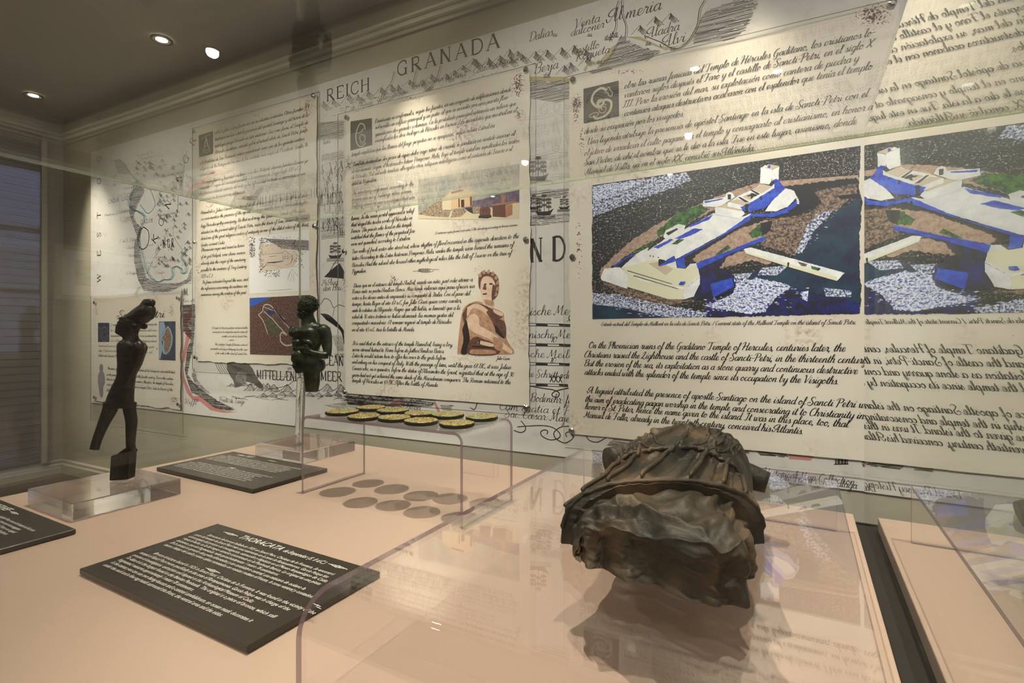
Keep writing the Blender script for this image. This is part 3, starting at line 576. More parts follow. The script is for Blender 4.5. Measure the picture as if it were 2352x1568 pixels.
mRoof = mat('roof_print', (206, 188, 164), .45); mDark = mat('dark_print', (16, 12, 26), .45); mNavy = speck('navy_print', (8, 6, 40), (14, 30, 140), 18, .45, .7)
PM = [mRock, mFoam, mSand, mSea, mNavy, mFoam2, mWhiteP, mCream, mBlueS, mRoof, mGrass, mDark, mRockS]

def jag(a, b, n, amp, r):
    """points from a to b with a torn-paper wobble"""
    out = []; L = math.hypot(b[0]-a[0], b[1]-a[1]); nx, ny = -(b[1]-a[1])/L, (b[0]-a[0])/L; k = 0
    for i in range(n):
        k = k*.75+r.uniform(-1, 1)*amp; t = i/n; e = min(1, t*8, (1-t)*8)
        out.append((a[0]+(b[0]-a[0])*t+nx*k*e, a[1]+(b[1]-a[1])*t+ny*k*e))
    return out
OP = .024                                    # print plane; the clear sheet is in front of it
def panel(label, s0, s1, z0, z1, torn, screws, seed, sheet=None):
    r = random.Random(seed)
    t = thing('info_panel', label, 'panel', W((s0+s1)/2, .03, z0), group='information panels on the map wall')
    f = Flat(OP); am = .004
    pts = jag((s0, z0), (s1, z0), 60, am if 'b' in torn else .0006, r)+jag((s1, z0), (s1, z1), 80, am if 'r' in torn else .0006, r)+jag((s1, z1), (s0, z1), 60, am if 't' in torn else .0006, r)+jag((s0, z1), (s0, z0), 80, am if 'l' in torn else .0006, r)
    f.poly(pts); f.build('parchment_print', mParch, t)
    a, b, c, d = sheet or (.022, .022, .03, .01)     # margins left right bottom top
    bm = bmesh.new(); fs = box(bm, (s0-a, z0-c, OP+.004), (s1+b, z1+d, OP+.010), 1, WALLM)
    fs[0].material_index = fs[1].material_index = 1
    for q in fs:
        q.normal_update()
        if abs(q.normal.dot(V((NX, NY, 0)))) > .9: q.material_index = 0
    cs_ = put('clear_sheet', bm, [mSheet, mSheetE], t)
    for u, v in screws:
        s, z = on_wall(u, v, OP+.01); bm = bmesh.new()
        cyl(bm, (s, z, .0), (s, z, OP+.010), .005, n=10)
        cyl(bm, (s, z, OP+.0102), (s, z, OP+.015), .0125, .0125, n=18); cyl(bm, (s, z, OP+.015), (s, z, OP+.0185), .0125, .006, n=18)
        put('standoff_screw', bm, mSilver, cs_, WALLM)
    return t
def lines(f, unit, rows, mi=0, **k):
    for t, u0, v0, u1 in rows: line_px(f, t, u0, v0, u1, unit, mi, **k)
def stains(f, spots, mi, r):
    """printed stain blots"""
    k = 9.5*H/FPX
    for u, v, ru, rv, n in spots:
        for i in range(n):
            a = r.gauss(0, .42); b = r.gauss(0, .42); s, z = on_wall(u+a*ru, v+b*rv, f.off); q = r.uniform(.5, 2.6)*k*(1.1-min(1, math.hypot(a, b)))
            if q <= 0: continue
            f.poly([(s+q*cos(t)*r.uniform(.6, 1.3), z+q*sin(t)*r.uniform(.6, 1.3)) for t in (0, 1.05, 2.1, 3.14, 4.2, 5.2)], mi)
OT = OP+.0016
U4 = H*.0106
# panel with the sea castle photo
p4 = panel('large parchment panel with blue photo of a white castle by the sea', -3.24*H, 1.45*H, CAMZ-1.75*H, CAMZ+4.42*H, 'lr', [(1316, 183), (1315, 590), (1313, 988), (2050, 8), (2041, 530)], 4, (.022, .02, .05, .012))
f = Flat(OT)
lines(f, U4, [('obre las ruinas fenicias del Templo de Hércules Gaditano, los cristianos lo-', 1433, 204, 2009), ('vantaron siglos después el Faro y el castillo de Sancti-Petri, en el siglo X', 1433, 225, 2004), ('III. Pero la erosión del mar, su explotación como cantera de piedra y', 1430, 247, 1972),
 ('continuos ataques destructivos acabaron con el esplendor que tenía el templo', 1433, 267, 2002), ('desde su ocupación por los visigodos.', 1341, 308, 1571), ('Una leyenda atribuye la presencia de apóstol Santiago en la isla de Sancti-Petri con el', 1348, 332, 1993),
 ('objetivo de erradicar el culto pagano en el templo y consagrarlo al cristianismo, en honor a', 1341, 358, 2004), ('San Pedro, de ahí el nombre que se le dio a la isla. Fue en este lugar, asimismo, donde', 1341, 380, 1967), ('Manuel de Falla, ya en el siglo XX, concibió su Atlántida.', 1344, 401, 1733)])
lines(f, U4*.62, [('Estado actual del Templo de Melkart en la isla de Sancti Petri. / Current state of the Melkart Temple on the island of Sancti Petri.', 1380, 748, 1967)])
lines(f, U4*1.06, [('On the Phoenician ruins of the Gaditano Temple of Hercules, centuries later, the', 1351, 799, 1941), ('Christians raised the Lighthouse and the castle of Sancti-Petri, in the thirteenth century.', 1341, 820, 1996), ('But the erosion of the sea, its exploitation as a stone quarry and continuous destructive', 1341, 840, 1969),
 ('attacks ended with the splendor of the temple since its occupation by the Visigoths.', 1342, 860, 1926), ('A legend attributed the presence of apostle Santiago on the island of Sancti Petri with', 1350, 902, 2012), ('the aim of eradicating pagan worship in the temple and consecrating it to Christianity in', 1343, 922, 1984),
 ('honor of St. Peter, hence the name given to the island. It was in this place, too, that', 1343, 939, 1948), ('Manuel de Falla, already in the twentieth century, conceived his Atlantis.', 1341, 958, 1845)])
f.build('script_lettering', mScript, p4)
f = Flat(OP+.0006); r = random.Random(3)
stains(f, [(2006, 34, 60, 40, 260), (1326, 235, 18, 30, 160), (1322, 260, 14, 50, 90), (1440, 165, 70, 10, 50), (1336, 320, 10, 60, 60), (1330, 560, 12, 120, 60)], 0, r); f.build('stain_print', mStain, p4)
def initial(parent, quad, strokes):
    f = Flat(OP+.001); f.px(quad, 0); f.lay = .0006
    (x0, y0), (x1, y1), (x2, y2), (x3, y3) = quad
    def q(a, b): return (x0+(x1-x0)*a+(x3-x0)*b, y0+(y1-y0)*a+(y3-y0)*b)
    for w_, st in strokes: f.line([q(a, b) for a, b in st], w_, 1, 6)
    f.build('initial_letter', [mCapBg, mCapFg], parent)
initial(p4, [(1340, 204), (1421, 185), (1422, 267), (1340.5, 284)], [(5, [(.66, .2), (.5, .1), (.3, .2), (.24, .42), (.4, .62), (.56, .56), (.54, .46), (.44, .44), (.4, .54), (.5, .66)]), (5, [(.42, .5), (.62, .46), (.78, .56), (.76, .78), (.6, .92), (.36, .94), (.28, .84)]),
  (1.6, [(.62, .22), (.72, .12), (.76, .22), (.82, .3), (.8, .4), (.72, .36), (.68, .26), (.6, .26)]), (1.6, [(.16, .82), (.28, .76), (.42, .8), (.36, .88), (.16, .86)]), (1.5, [(.54, .74+.0), (.5, .68), (.58, .64), (.64, .72), (.58, .82), (.46, .78), (.44, .66), (.56, .58), (.66, .62)])])
# the castle photograph
ph = Flat(OP+.001)
def C(pts): return [(1330+x/3.51, 330+y/3.51) for x, y in pts]
NAT = (0, 1, 2, 3, 4, 5, 10, 11, 12)
rn_ = random.Random(77)
def rough(pts, amp):
    out = []
    for i in range(len(pts)):
        a, b = pts[i], pts[(i+1) % len(pts)]; L = math.hypot(b[0]-a[0], b[1]-a[1]); n = max(1, int(L/14))
        for k in range(n):
            t = k/n; j = amp if L > 20 else 0
            out.append((a[0]+(b[0]-a[0])*t+rn_.uniform(-j, j), a[1]+(b[1]-a[1])*t+rn_.uniform(-j, j)))
    return out
def cp(mi, *pts):
    ph.lay += .00002
    pts = [(min(2262, x), y) for x, y in pts]
    if mi in NAT and len(pts) > 4: pts = [(min(2262, max(108, x)), min(1400, y)) for x, y in rough(pts, 7)]
    elif mi in (6, 8): pts = rough(pts, 2)
    ph.px(C(pts), mi)
def inside(p, poly):
    c = False; x, y = p
    for i in range(len(poly)):
        (x0, y0), (x1, y1) = poly[i], poly[(i+1) % len(poly)]
        if (y0 > y) != (y1 > y) and x < (x1-x0)*(y-y0)/(y1-y0)+x0: c = not c
    return c
def fleck(n, mi, sx, sy, *poly):
    ph.lay += .00002; xs = [p[0] for p in poly]; ys = [p[1] for p in poly]
    while n > 0:
        n -= 1; x, y = rn_.uniform(min(xs), max(xs)), rn_.uniform(min(ys), max(ys))
        if not inside((x, y), poly): continue
        a, b, q = rn_.uniform(.4, 1.3)*sx, rn_.uniform(.4, 1.3)*sy, rn_.uniform(-.4, .4)*sx
        ph.px(C([(x-a, y+q*.3), (x-a*.2+q, y-b), (x+a, y-q*.3), (x+a*.2, y+b)]), mi)
r = random.Random(5)
right = jag((2264, 1368), (2270, 18), 60, 9, r)
ph.px(C([(105, 335)]+jag((105, 338), (108, 1412), 40, 4, r)+[(108, 1414)]+right+[(2270, 16)]), 0)
cp(1, (108, 345), (870, 232), (905, 290), (640, 395), (420, 470), (108, 590)); cp(5, (108, 345), (520, 288), (420, 350), (250, 420), (108, 470))
cp(3, (2262, 430), (2262, 1300), (2080, 1270), (1500, 1090), (1480, 1020), (1690, 960), (1750, 900), (1850, 740), (2080, 540))
cp(2, (170, 1010), (420, 780), (640, 640), (1000, 470), (1180, 400), (1480, 300), (1470, 335), (1100, 530), (680, 740), (430, 870), (250, 1000), (170, 1080))
cp(2, (1610, 300), (2250, 252), (2262, 290), (1650, 345)); cp(11, (1640, 345), (2240, 272), (2250, 315), (1910, 365), (1960, 480), (1780, 570), (1560, 610), (1740, 440))
cp(12, (1900, 390), (2240, 320), (2240, 400), (2080, 540), (1860, 560), (1960, 470)); cp(11, (2080, 420), (2250, 400), (2262, 430), (2110, 450))
cp(12, (1540, 610), (1780, 580), (2090, 470), (1850, 720), (1740, 905), (1620, 860), (1480, 820), (1420, 700)); cp(1, (1850, 640), (1960, 560), (2060, 530), (1880, 720), (1800, 880), (1740, 880))
cp(2, (905, 925), (1300, 670), (1530, 600), (1500, 745), (1250, 850), (1060, 920), (950, 960)); cp(2, (1130, 1000), (1200, 900), (1330, 850), (1560, 950), (1480, 1010), (1400, 1080), (1200, 1060))
cp(0, (1160, 1000), (1400, 940), (1560, 980), (1400, 1100), (1200, 1070))
cp(3, (1250, 1060), (1480, 1010), (1720, 1000), (2080, 1110), (2060, 1200), (1740, 1180), (1290, 1110))
cp(4, (975, 1080), (1000, 1020), (1160, 1000), (1265, 1080), (1255, 1200), (1040, 1280), (1030, 1400), (2262, 1368), (2262, 1280), (1700, 1180), (1560, 1250), (1250, 1180), (1020, 1265), (930, 1240))
cp(4, (1020, 1270), (1270, 1190), (1720, 1160), (2262, 1280), (2262, 1368), (1020, 1396)); cp(8, (1060, 1130), (1230, 1080), (1250, 1150), (1080, 1240))
cp(5, (1270, 1110), (1450, 1080), (1725, 1150), (1600, 1230), (1500, 1350), (1380, 1372), (1010, 1310), (1240, 1210)); cp(5, (1790, 1195), (1850, 1185), (1840, 1270), (1800, 1250)); cp(1, (1970, 1160), (2200, 1185), (2190, 1235), (1990, 1230))
cp(1, (1470, 1000), (1690, 980), (1600, 1060), (1440, 1060)); cp(1, (1250, 1050), (1400, 1040), (1330, 1120), (1250, 1110))
cp(0, (108, 1060), (180, 1090), (740, 1250), (960, 1250), (1000, 1290), (720, 1330), (108, 1210)); cp(12, (180, 1110), (740, 1255), (950, 1262), (720, 1300), (330, 1210)); cp(1, (108, 1200), (320, 1215), (700, 1300), (1030, 1365), (1020, 1398), (600, 1400), (108, 1320)); cp(3, (108, 1290), (400, 1330), (700, 1402), (108, 1410))
fleck(900, 12, 8, 3.5, (420, 500), (900, 300), (1440, 180), (1440, 290), (1000, 450), (420, 760), (110, 1040), (110, 620)); fleck(420, 6, 6, 2.5, (420, 480), (900, 290), (1440, 180), (1440, 250), (700, 560), (110, 980), (110, 620))
fleck(380, 12, 8, 4, (1640, 160), (2255, 40), (2255, 240), (1640, 290)); fleck(200, 6, 5, 2.5, (1640, 160), (2255, 40), (2255, 240), (1640, 290)); fleck(330, 0, 10, 4, (1560, 620), (2080, 480), (1850, 720), (1740, 890), (1500, 800)); fleck(160, 2, 8, 4, (1560, 620), (2080, 480), (1850, 720), (1740, 890), (1500, 800))
fleck(420, 4, 12, 3.5, (108, 345), (870, 232), (905, 290), (640, 395), (420, 470), (108, 590)); fleck(260, 5, 12, 3.5, (108, 480), (870, 240), (960, 300), (640, 430), (420, 520), (108, 700))
fleck(320, 0, 9, 4, (400, 830), (1000, 480), (1480, 310), (1460, 345), (680, 740), (250, 1000)); fleck(260, 4, 13, 4, (1270, 1110), (1725, 1150), (1500, 1350), (1010, 1310)); fleck(160, 5, 14, 4, (1000, 1240), (1900, 1150), (1700, 1330), (1000, 1390)); fleck(120, 1, 14, 4, (1850, 560), (2100, 520), (1900, 800), (1760, 880))
fleck(360, 12, 9, 6, (108, 1080), (740, 1250), (1000, 1290), (720, 1330), (108, 1210)); fleck(200, 0, 8, 5, (108, 1080), (740, 1250), (1000, 1290), (720, 1330), (108, 1210)); fleck(220, 5, 12, 4, (108, 1190), (1030, 1350), (1020, 1390), (500, 1390), (108, 1300))
cp(10, (630, 700), (790, 560), (980, 488), (1045, 530), (860, 655), (700, 720), (640, 755)); cp(10, (430, 870), (590, 785), (605, 812), (450, 890)); cp(10, (1095, 895), (1200, 815), (1225, 840), (1115, 900)); cp(10, (1370, 725), (1450, 650), (1530, 655), (1480, 745), (1400, 755)); cp(11, (1460, 640), (1560, 620), (1540, 700), (1480, 745))
cp(11, (800, 945), (1100, 765), (1390, 600), (1560, 600), (1300, 680), (960, 880), (905, 945)); cp(4, (960, 1010), (1215, 885), (1400, 830), (1200, 905), (1130, 1000), (1000, 1060), (975, 1080))
cp(7, (175, 1090), (200, 1015), (330, 1000), (500, 1090), (725, 1150), (845, 1172), (845, 1255), (720, 1252)); cp(6, (175, 1075), (205, 1005), (330, 995), (395, 1060), (390, 1170), (180, 1100))
cp(6, (340, 1000), (440, 910), (560, 860), (720, 750), (850, 690), (1085, 560), (1320, 590), (1390, 560), (1370, 610), (1100, 760), (830, 905), (775, 930), (790, 1005), (860, 1005), (895, 970), (950, 962), (975, 1072), (845, 1172), (500, 1105)); cp(6, (845, 1172), (975, 1074), (975, 1130), (925, 1230), (845, 1255))
cp(7, (345, 1000), (600, 930), (780, 1000), (860, 1008), (960, 980), (965, 1060), (845, 1160), (520, 1095)); cp(9, (560, 965), (640, 950), (760, 1010), (700, 1060))
cp(8, (780, 935), (860, 890), (1100, 768), (1390, 565), (1380, 615), (1080, 785), (850, 915), (855, 1000), (800, 1002)); cp(8, (945, 965), (1060, 918), (1200, 868), (1500, 740), (1502, 775), (1210, 890), (960, 1012)); cp(8, (272, 985), (430, 885), (442, 905), (320, 992)); cp(11, (295, 985), (420, 905), (430, 915), (330, 990))
cp(8, (770, 765), (930, 680), (1000, 690), (900, 742), (810, 768)); cp(8, (880, 665), (1085, 568), (1050, 610), (900, 672)); cp(8, (600, 835), (740, 765), (760, 775), (640, 845)); cp(8, (640, 990), (700, 940), (770, 900), (780, 945), (700, 975)); cp(10, (745, 810), (800, 768), (850, 772), (790, 812)); cp(11, (640, 935), (680, 918), (700, 950), (640, 985))
cp(6, (680, 750), (700, 700), (800, 645), (860, 660), (850, 690), (760, 765), (700, 770)); cp(11, (700, 720), (790, 680), (800, 690), (720, 740)); cp(6, (440, 900), (560, 835), (560, 850), (500, 900)); cp(6, (545, 860), (740, 870), (750, 900), (700, 940), (548, 900))
for x, y in ((575, 905), (600, 910), (640, 918), (1115, 556), (1160, 564), (1202, 574), (1262, 585)): cp(11, (x-4, y-7), (x+4, y-6), (x+4, y+5), (x-4, y+4))
cp(6, (1095, 520), (1110, 488), (1320, 540), (1335, 565), (1290, 605), (1098, 570)); cp(9, (1110, 508), (1170, 480), (1330, 510), (1300, 542)); cp(6, (1195, 480), (1290, 420), (1400, 370), (1460, 330), (1550, 345), (1600, 300), (1620, 340), (1560, 385), (1390, 480), (1370, 545), (1200, 505))
cp(9, (1205, 470), (1275, 445), (1385, 475), (1330, 500)); cp(9, (1315, 430), (1390, 395), (1450, 410), (1380, 455)); cp(11, (1350, 425), (1390, 400), (1440, 410), (1380, 445), (1385, 430)); cp(11, (1280, 432), (1300, 430), (1370, 470), (1340, 472)); cp(9, (1400, 370), (1480, 325), (1560, 345), (1470, 402)); cp(11, (1380, 375), (1395, 372), (1460, 405), (1440, 412))
cp(8, (1368, 485), (1560, 365), (1625, 325), (1665, 352), (1570, 420), (1385, 520), (1400, 545), (1370, 560)); cp(8, (1300, 510), (1370, 480), (1370, 540), (1330, 545)); cp(11, (1338, 500), (1355, 480), (1368, 500), (1368, 545), (1340, 550)); cp(11, (1460, 425), (1474, 420), (1476, 450), (1462, 456)); cp(11, (1530, 385), (1542, 380), (1542, 400), (1530, 405))
cp(6, (1465, 190), (1557, 207), (1553, 300), (1530, 330), (1458, 320)); cp(9, (1470, 192), (1530, 166), (1616, 180), (1557, 208)); cp(6, (1480, 190), (1500, 172), (1520, 190), (1500, 198)); cp(8, (1520, 195), (1530, 172), (1542, 172), (1540, 200)); cp(6, (1557, 210), (1614, 184), (1610, 290), (1555, 302)); cp(8, (1555, 295), (1590, 282), (1612, 296), (1570, 305)); cp(8, (1575, 310), (1618, 292), (1622, 340), (1575, 365))
cp(6, (1498, 545), (1580, 430), (1660, 358), (1735, 380), (1758, 430), (1680, 510), (1590, 545)); cp(8, (1385, 520), (1560, 420), (1650, 352), (1662, 365), (1570, 450), (1500, 520), (1400, 540)); cp(8, (1385, 565), (1530, 565), (1660, 530), (1762, 450), (1768, 492), (1690, 555), (1560, 592), (1385, 588))
for i in range(14):
    a = -1.0+i*.18; x = 1630+128*cos(a-.2); y = 450-90*sin(-a)*.95; cp(11 if i > 7 else 6, (x, y), (x+18, y+3), (x+16, y+16), (x-2, y+12))
cp(6, (1000, 462), (1180, 430), (1188, 400), (1212, 388), (1240, 400), (1255, 432), (1165, 492), (1110, 512), (1000, 505)); cp(11, (1198, 410), (1225, 408), (1225, 450), (1200, 450)); cp(8, (1010, 468), (1160, 440), (1160, 448), (1020, 480))
cp(6, (1330, 850), (1380, 835), (2140, 1040), (2078, 1106), (1720, 1002), (1345, 885)); cp(7, (1345, 872), (2080, 1072), (2078, 1106), (1720, 1002), (1345, 885)); cp(12, (1760, 950), (1840, 970), (1830, 990), (1790, 985)); cp(10, (1870, 985), (1950, 1005), (1930, 1025), (1875, 1010)); cp(11, (1680, 955), (1696, 958), (1690, 992), (1678, 988)); cp(8, (805, 1135), (815, 1112), (858, 1108), (855, 1130), (830, 1142))
for x, y in ((440, 1060), (390, 1020)): cp(11, (x, y), (x+360, y+108), (x+360, y+112), (x, y+6))
ph.build('castle_photo', PM, p4)

# panel with the sanctuary painting and the emperor statue
U3 = H*.0088
p3 = panel('parchment panel with temple painting and marble emperor statue picture', -8.47*H, -4.01*H, CAMZ-1.32*H, CAMZ+4.80*H, 'lr', [(796, 270), (790, 577), (792, 900), (1208, 160), (1208, 550), (1208, 935)], 13, (.05, .035, .03, .01))
f = Flat(OT)
lines(f, U3, [('l santuario se conformaba, según las fuentes, en un conjunto de edificaciones donde', 861, 283, 1174), ('sobresalía un edificio principal y un patio al que se accedía por una puerta flan-', 861, 297.5, 1169), ('queada por dos grandes columnas. En la portalada principal aparecía un relieve que', 861, 313, 1185), ('escenificaba los doce trabajos de Hércules en bronce. Los sacerdotes que mostraban el', 861, 327, 1186), ('templo vigilaban que las llamas del fuego perpetuo no se apagaran, según relata Estrabón.', 807, 359, 1137.5),
 ('También destacaban dos pozos de agua dulce cuyo ritmo de crecida se producía en sentido inverso al', 809, 382.5, 1182), ('de las mareas. Según el historiador latino Pomponio Mela, bajo el templo estaban sepultados los restos', 807, 398, 1192), ('de Hércules. Y el subsuelo también albergaba otras reliquias mitológicas como el cinturón de Teucro o el', 807, 411.5, 1176), ('árbol de Pigmalión.', 807, 426, 865),
 ('The sanctuary conformed, according to the', 807, 448, 950), ('sources, in a set of buildings where a main', 807, 462.5, 944), ('building stood out and a courtyard that was', 807, 477, 952), ('accessed by a door flanked by two large co-', 806, 491.5, 944), ('lumns. In the main portal appeared a relief', 806, 506, 950), ('that staged the twelve works of Hercules in', 806, 520.5, 946), ('bronze. The priests who lived in the temple', 806, 535, 945), ('watched that the flames of the perpetual fire', 806, 549.5, 952), ('were not quenched, according to Estrabon.', 806, 564, 943),
 ('Two wells of fresh water also stood out, whose rhythm of flood occurred in the opposite direction to the', 808, 581.5, 1191), ('tides. According to the Latin historian Pomponio Mela, under the temple were buried the remains of', 808, 597, 1179), ('Hercules. And the subsoil also housed other mythological relics like the belt of Teucro or the tree of', 808, 613, 1174.5), ('Pygmalion.', 808, 627.5, 841),
 ('Dicen que en el interior del templo Aníbal, siendo un niño, juró odio eterno a', 811, 660, 1085), ('Roma ante su padre Amílcar Barca. Más tarde volvería aquí para ofrecer sus', 808, 673.5, 1089.5), ('votos a los dioses antes de emprender su conquista de Italia. Con el paso del', 808, 688, 1078.6), ('tiempo, hasta llegar al año 68 a.C, fue Julio César quien como cuestor,', 808, 702, 1060), ('ante la estatua de Alejandro Magno que allí había, se lamentó que a la', 808, 716.5, 1056), ('edad de 30 años todavía no había alcanzado las mismas gestas del', 808, 731, 1040), ('conquistador macedonio. El romano regresó al templo de Hércules', 808, 745, 1036), ('en el año 45 a.C. tras la batalla de Munda.', 808, 760.5, 952),
 ('It is said that in the interior of the temple Hannibal, being a boy,', 809, 792, 1040), ('swore eternal hatred to Rome before its father Amilcar Barca.', 808, 806, 1020.5), ('Later he would return here to offer his vows to the gods before', 808, 820, 1023), ('embarking on his conquest of Italy. With the passage of time, until the year 68 BC, it was Julius', 808, 834.5, 1173), ('Caesar who, as a quaestor, before the statue of Alexander the Great, regretted that at the age of 30', 808, 849, 1179.5), ('years had not yet achieved the same deeds of the Macedonian conqueror. The Roman returned to the', 808, 864, 1172.5), ('temple of Hercules in 45 BC. After the battle of Munda.', 808, 877, 1006.5)])
lines(f, U3*.55, [('El santuario según fuentes conocidas. / The sanctuary according to known sources.', 998.5, 538, 1189)]); lines(f, U3*.7, [('Julio Cesar', 1140, 825.6, 1170)])
def ornament(f, u, v, k=1.):
    for q in range(5): f.line([(u-(14-5*q)*k-4*k, v+3*k), (u-(14-5*q)*k+5*k, v-3*k)], .9*k); f.line([(u-(14-5*q)*k-4*k, v-3*k), (u-(14-5*q)*k+5*k, v+3*k)], .9*k)
    f.line([(u-30*k, v+2*k), (u-12*k, v), (u-16*k, v-3*k), (u, v-4*k), (u+14*k, v-3*k), (u+30*k, v-2*k)], .9*k, 0, 3); f.line([(u-18*k, v), (u-8*k, v+4*k), (u+12*k, v+3*k), (u+18*k, v)], .9*k, 0, 3)
ornament(f, 978, 621); f.build('script_lettering', mScript, p3)
f = Flat(OP+.0006); r = random.Random(8)
stains(f, [(1190, 195, 22, 50, 260), (1192, 262, 18, 30, 90), (800, 375, 14, 30, 80), (940, 225, 50, 14, 50), (905, 640, 16, 16, 50), (790, 650, 10, 50, 40), (1100, 620, 20, 20, 20)], 0, r); f.build('stain_print', mStain, p3)
initial(p3, [(805, 279), (854, 271), (855, 333), (805, 346)], [(3.2, [(.7, .36), (.62, .18), (.45, .14), (.3, .34), (.26, .62), (.36, .86), (.56, .92), (.72, .8)]), (1.6, [(.3, .44), (.5, .42), (.64, .3), (.5, .4)]), (1.3, [(.52, .86), (.44, .66), (.56, .52), (.7, .6), (.64, .78), (.5, .74), (.42, .58), (.54, .5), (.68, .68), (.54, .84)])])
pt = Flat(OP+.001)
def C3(pts): return [(780+x/4.237, 150+y/4.237) for x, y in pts]
def q3(mi, *pts): pt.lay += .00002; pt.px(C3(pts), mi)
mats3 = [speck('painted_sky', (150, 152, 146), (196, 186, 164), 12, .4, .6), mat('painted_ground', (222, 204, 170), .5), speck('painted_hill', (84, 66, 98), (130, 110, 118), 40, .4, .6), mat('painted_facade', (222, 184, 140), .5), speck('painted_stone', (110, 88, 76), (196, 172, 140), 120, .42, .58), mat('painted_brown', (112, 64, 50), .5), mat('painted_shadow', (46, 34, 34), .5), mat('painted_altar', (176, 122, 92), .5)]
pt.px(C3([(765, 1115), (1752, 958), (1748, 1490), (765, 1450)]), 0); q3(2, (1180, 1340), (1400, 1300), (1560, 1250), (1750, 1210), (1748, 1340), (1480, 1380), (1200, 1400)); q3(1, (765, 1448), (1080, 1420), (1480, 1390), (1748, 1330), (1748, 1488), (1400, 1500), (765, 1490))
q3(4, (762, 1450), (830, 1400), (900, 1350), (1000, 1300), (1090, 1290), (1092, 1400), (1060, 1480), (900, 1470)); q3(3, (1000, 1320), (1000, 1290), (1090, 1222), (1200, 1200), (1300, 1225), (1290, 1370), (1180, 1385), (1090, 1400), (1000, 1400)); q3(1, (998, 1300), (1085, 1280), (1085, 1405), (1000, 1405)); q3(5, (1085, 1230), (1205, 1205), (1205, 1222), (1085, 1250))
q3(6, (1182, 1310), (1212, 1305), (1214, 1378), (1184, 1382)); q3(5, (1155, 1290), (1168, 1288), (1170, 1380), (1157, 1382)); q3(5, (1268, 1270), (1288, 1266), (1290, 1366), (1270, 1370)); q3(4, (1080, 1482), (1105, 1402), (1215, 1388), (1235, 1420), (1190, 1470)); q3(4, (1285, 1420), (1300, 1375), (1370, 1372), (1375, 1440), (1300, 1445)); q3(6, (1218, 1390), (1290, 1385), (1300, 1446), (1250, 1420))
q3(5, (1362, 1400), (1378, 1380), (1455, 1376), (1470, 1400), (1468, 1450), (1450, 1480), (1380, 1485), (1362, 1450)); q3(6, (1356, 1460), (1476, 1455), (1480, 1478), (1440, 1490), (1350, 1486)); q3(6, (1395, 1400), (1405, 1400), (1405, 1430), (1395, 1430)); q3(6, (1420, 1400), (1430, 1400), (1430, 1430), (1420, 1430))
q3(5, (1488, 1370), (1615, 1355), (1618, 1480), (1490, 1472)); q3(7, (1618, 1362), (1682, 1350), (1682, 1452), (1618, 1482)); q3(7, (1478, 1368), (1690, 1340), (1748, 1338), (1748, 1330), (1700, 1322), (1480, 1352)); q3(7, (1582, 1352), (1574, 1290), (1585, 1230), (1600, 1280), (1620, 1240), (1612, 1300), (1604, 1350))
pt.build('sanctuary_painting', mats3, p3)
cs = Flat(OP+.001)
def C1(pts): return [(780+x/3.409, 500+y/3.409) for x, y in pts]
def q1(mi, *pts): cs.lay += .00003; cs.px([tuple(p) for p in crom(C1(pts)+[C1(pts)[0]], 4)[:-1]], mi)
cm = [speck('stone_mid_print', (164, 120, 94), (206, 164, 132), 40, .35, .65), speck('stone_light_print', (218, 180, 150), (238, 208, 182), 30, .35, .65), speck('stone_dark_print', (84, 54, 44), (120, 80, 64), 50, .4, .6), mat('stone_deep_print', (44, 28, 26), .5)]
q1(0, (920, 1068), (935, 900), (955, 760), (985, 690), (1060, 655), (1110, 660), (1190, 700), (1278, 742), (1290, 800), (1300, 880), (1312, 960), (1360, 1030), (1350, 1068), (1200, 1070))
q1(1, (1102, 540), (1118, 470), (1170, 455), (1215, 480), (1232, 540), (1225, 600), (1200, 640), (1206, 700), (1160, 705), (1122, 676), (1112, 612), (1104, 580))
q1(2, (1086, 500), (1092, 450), (1120, 422), (1160, 424), (1200, 428), (1238, 462), (1248, 530), (1238, 600), (1206, 640), (1222, 560), (1212, 500), (1180, 462), (1130, 462), (1106, 500), (1100, 560), (1090, 540))
for x, y in ((1100, 452), (1130, 428), (1165, 424), (1200, 440), (1225, 470), (1236, 510), (1236, 560), (1222, 600)): q1(0, (x-14, y+8), (x-6, y-14), (x+8, y-20), (x+12, y+2), (x+2, y+14))
q1(3, (1128, 520), (1146, 514), (1150, 524), (1132, 528)); q1(3, (1172, 512), (1196, 512), (1198, 522), (1176, 524)); q1(2, (1140, 510), (1150, 560), (1128, 562), (1122, 552)); q1(3, (1120, 594), (1152, 590), (1150, 600), (1124, 602)); q1(2, (1200, 520), (1226, 540), (1215, 610), (1196, 650), (1190, 600)); q1(0, (1130, 640), (1200, 650), (1204, 690), (1150, 680))
q1(2, (960, 760), (1000, 690), (1060, 668), (1150, 690), (1250, 750), (1240, 770), (1140, 720), (1060, 700), (1010, 740), (980, 820)); q1(1, (1000, 700), (1060, 672), (1120, 690), (1200, 760), (1180, 780), (1100, 720), (1040, 710), (1000, 770)); q1(2, (1180, 720), (1270, 760), (1260, 790), (1200, 800), (1150, 740)); q1(1, (1200, 716), (1275, 745), (1270, 770), (1215, 745))
q1(3, (960, 880), (990, 800), (1010, 880), (1020, 960), (1000, 1060), (950, 1060), (970, 960)); q1(2, (1180, 790), (1290, 810), (1300, 940), (1250, 900), (1200, 850)); q1(3, (1190, 820), (1240, 860), (1290, 940), (1260, 930), (1210, 880)); q1(0, (1090, 780), (1180, 790), (1220, 900), (1130, 880), (1095, 840))
q1(2, (1020, 960), (1080, 930), (1230, 980), (1240, 1068), (1010, 1068)); q1(3, (1040, 1000), (1180, 1010), (1190, 1022), (1050, 1014)); q1(0, (1030, 1030), (1200, 1036), (1210, 1064), (1030, 1064))
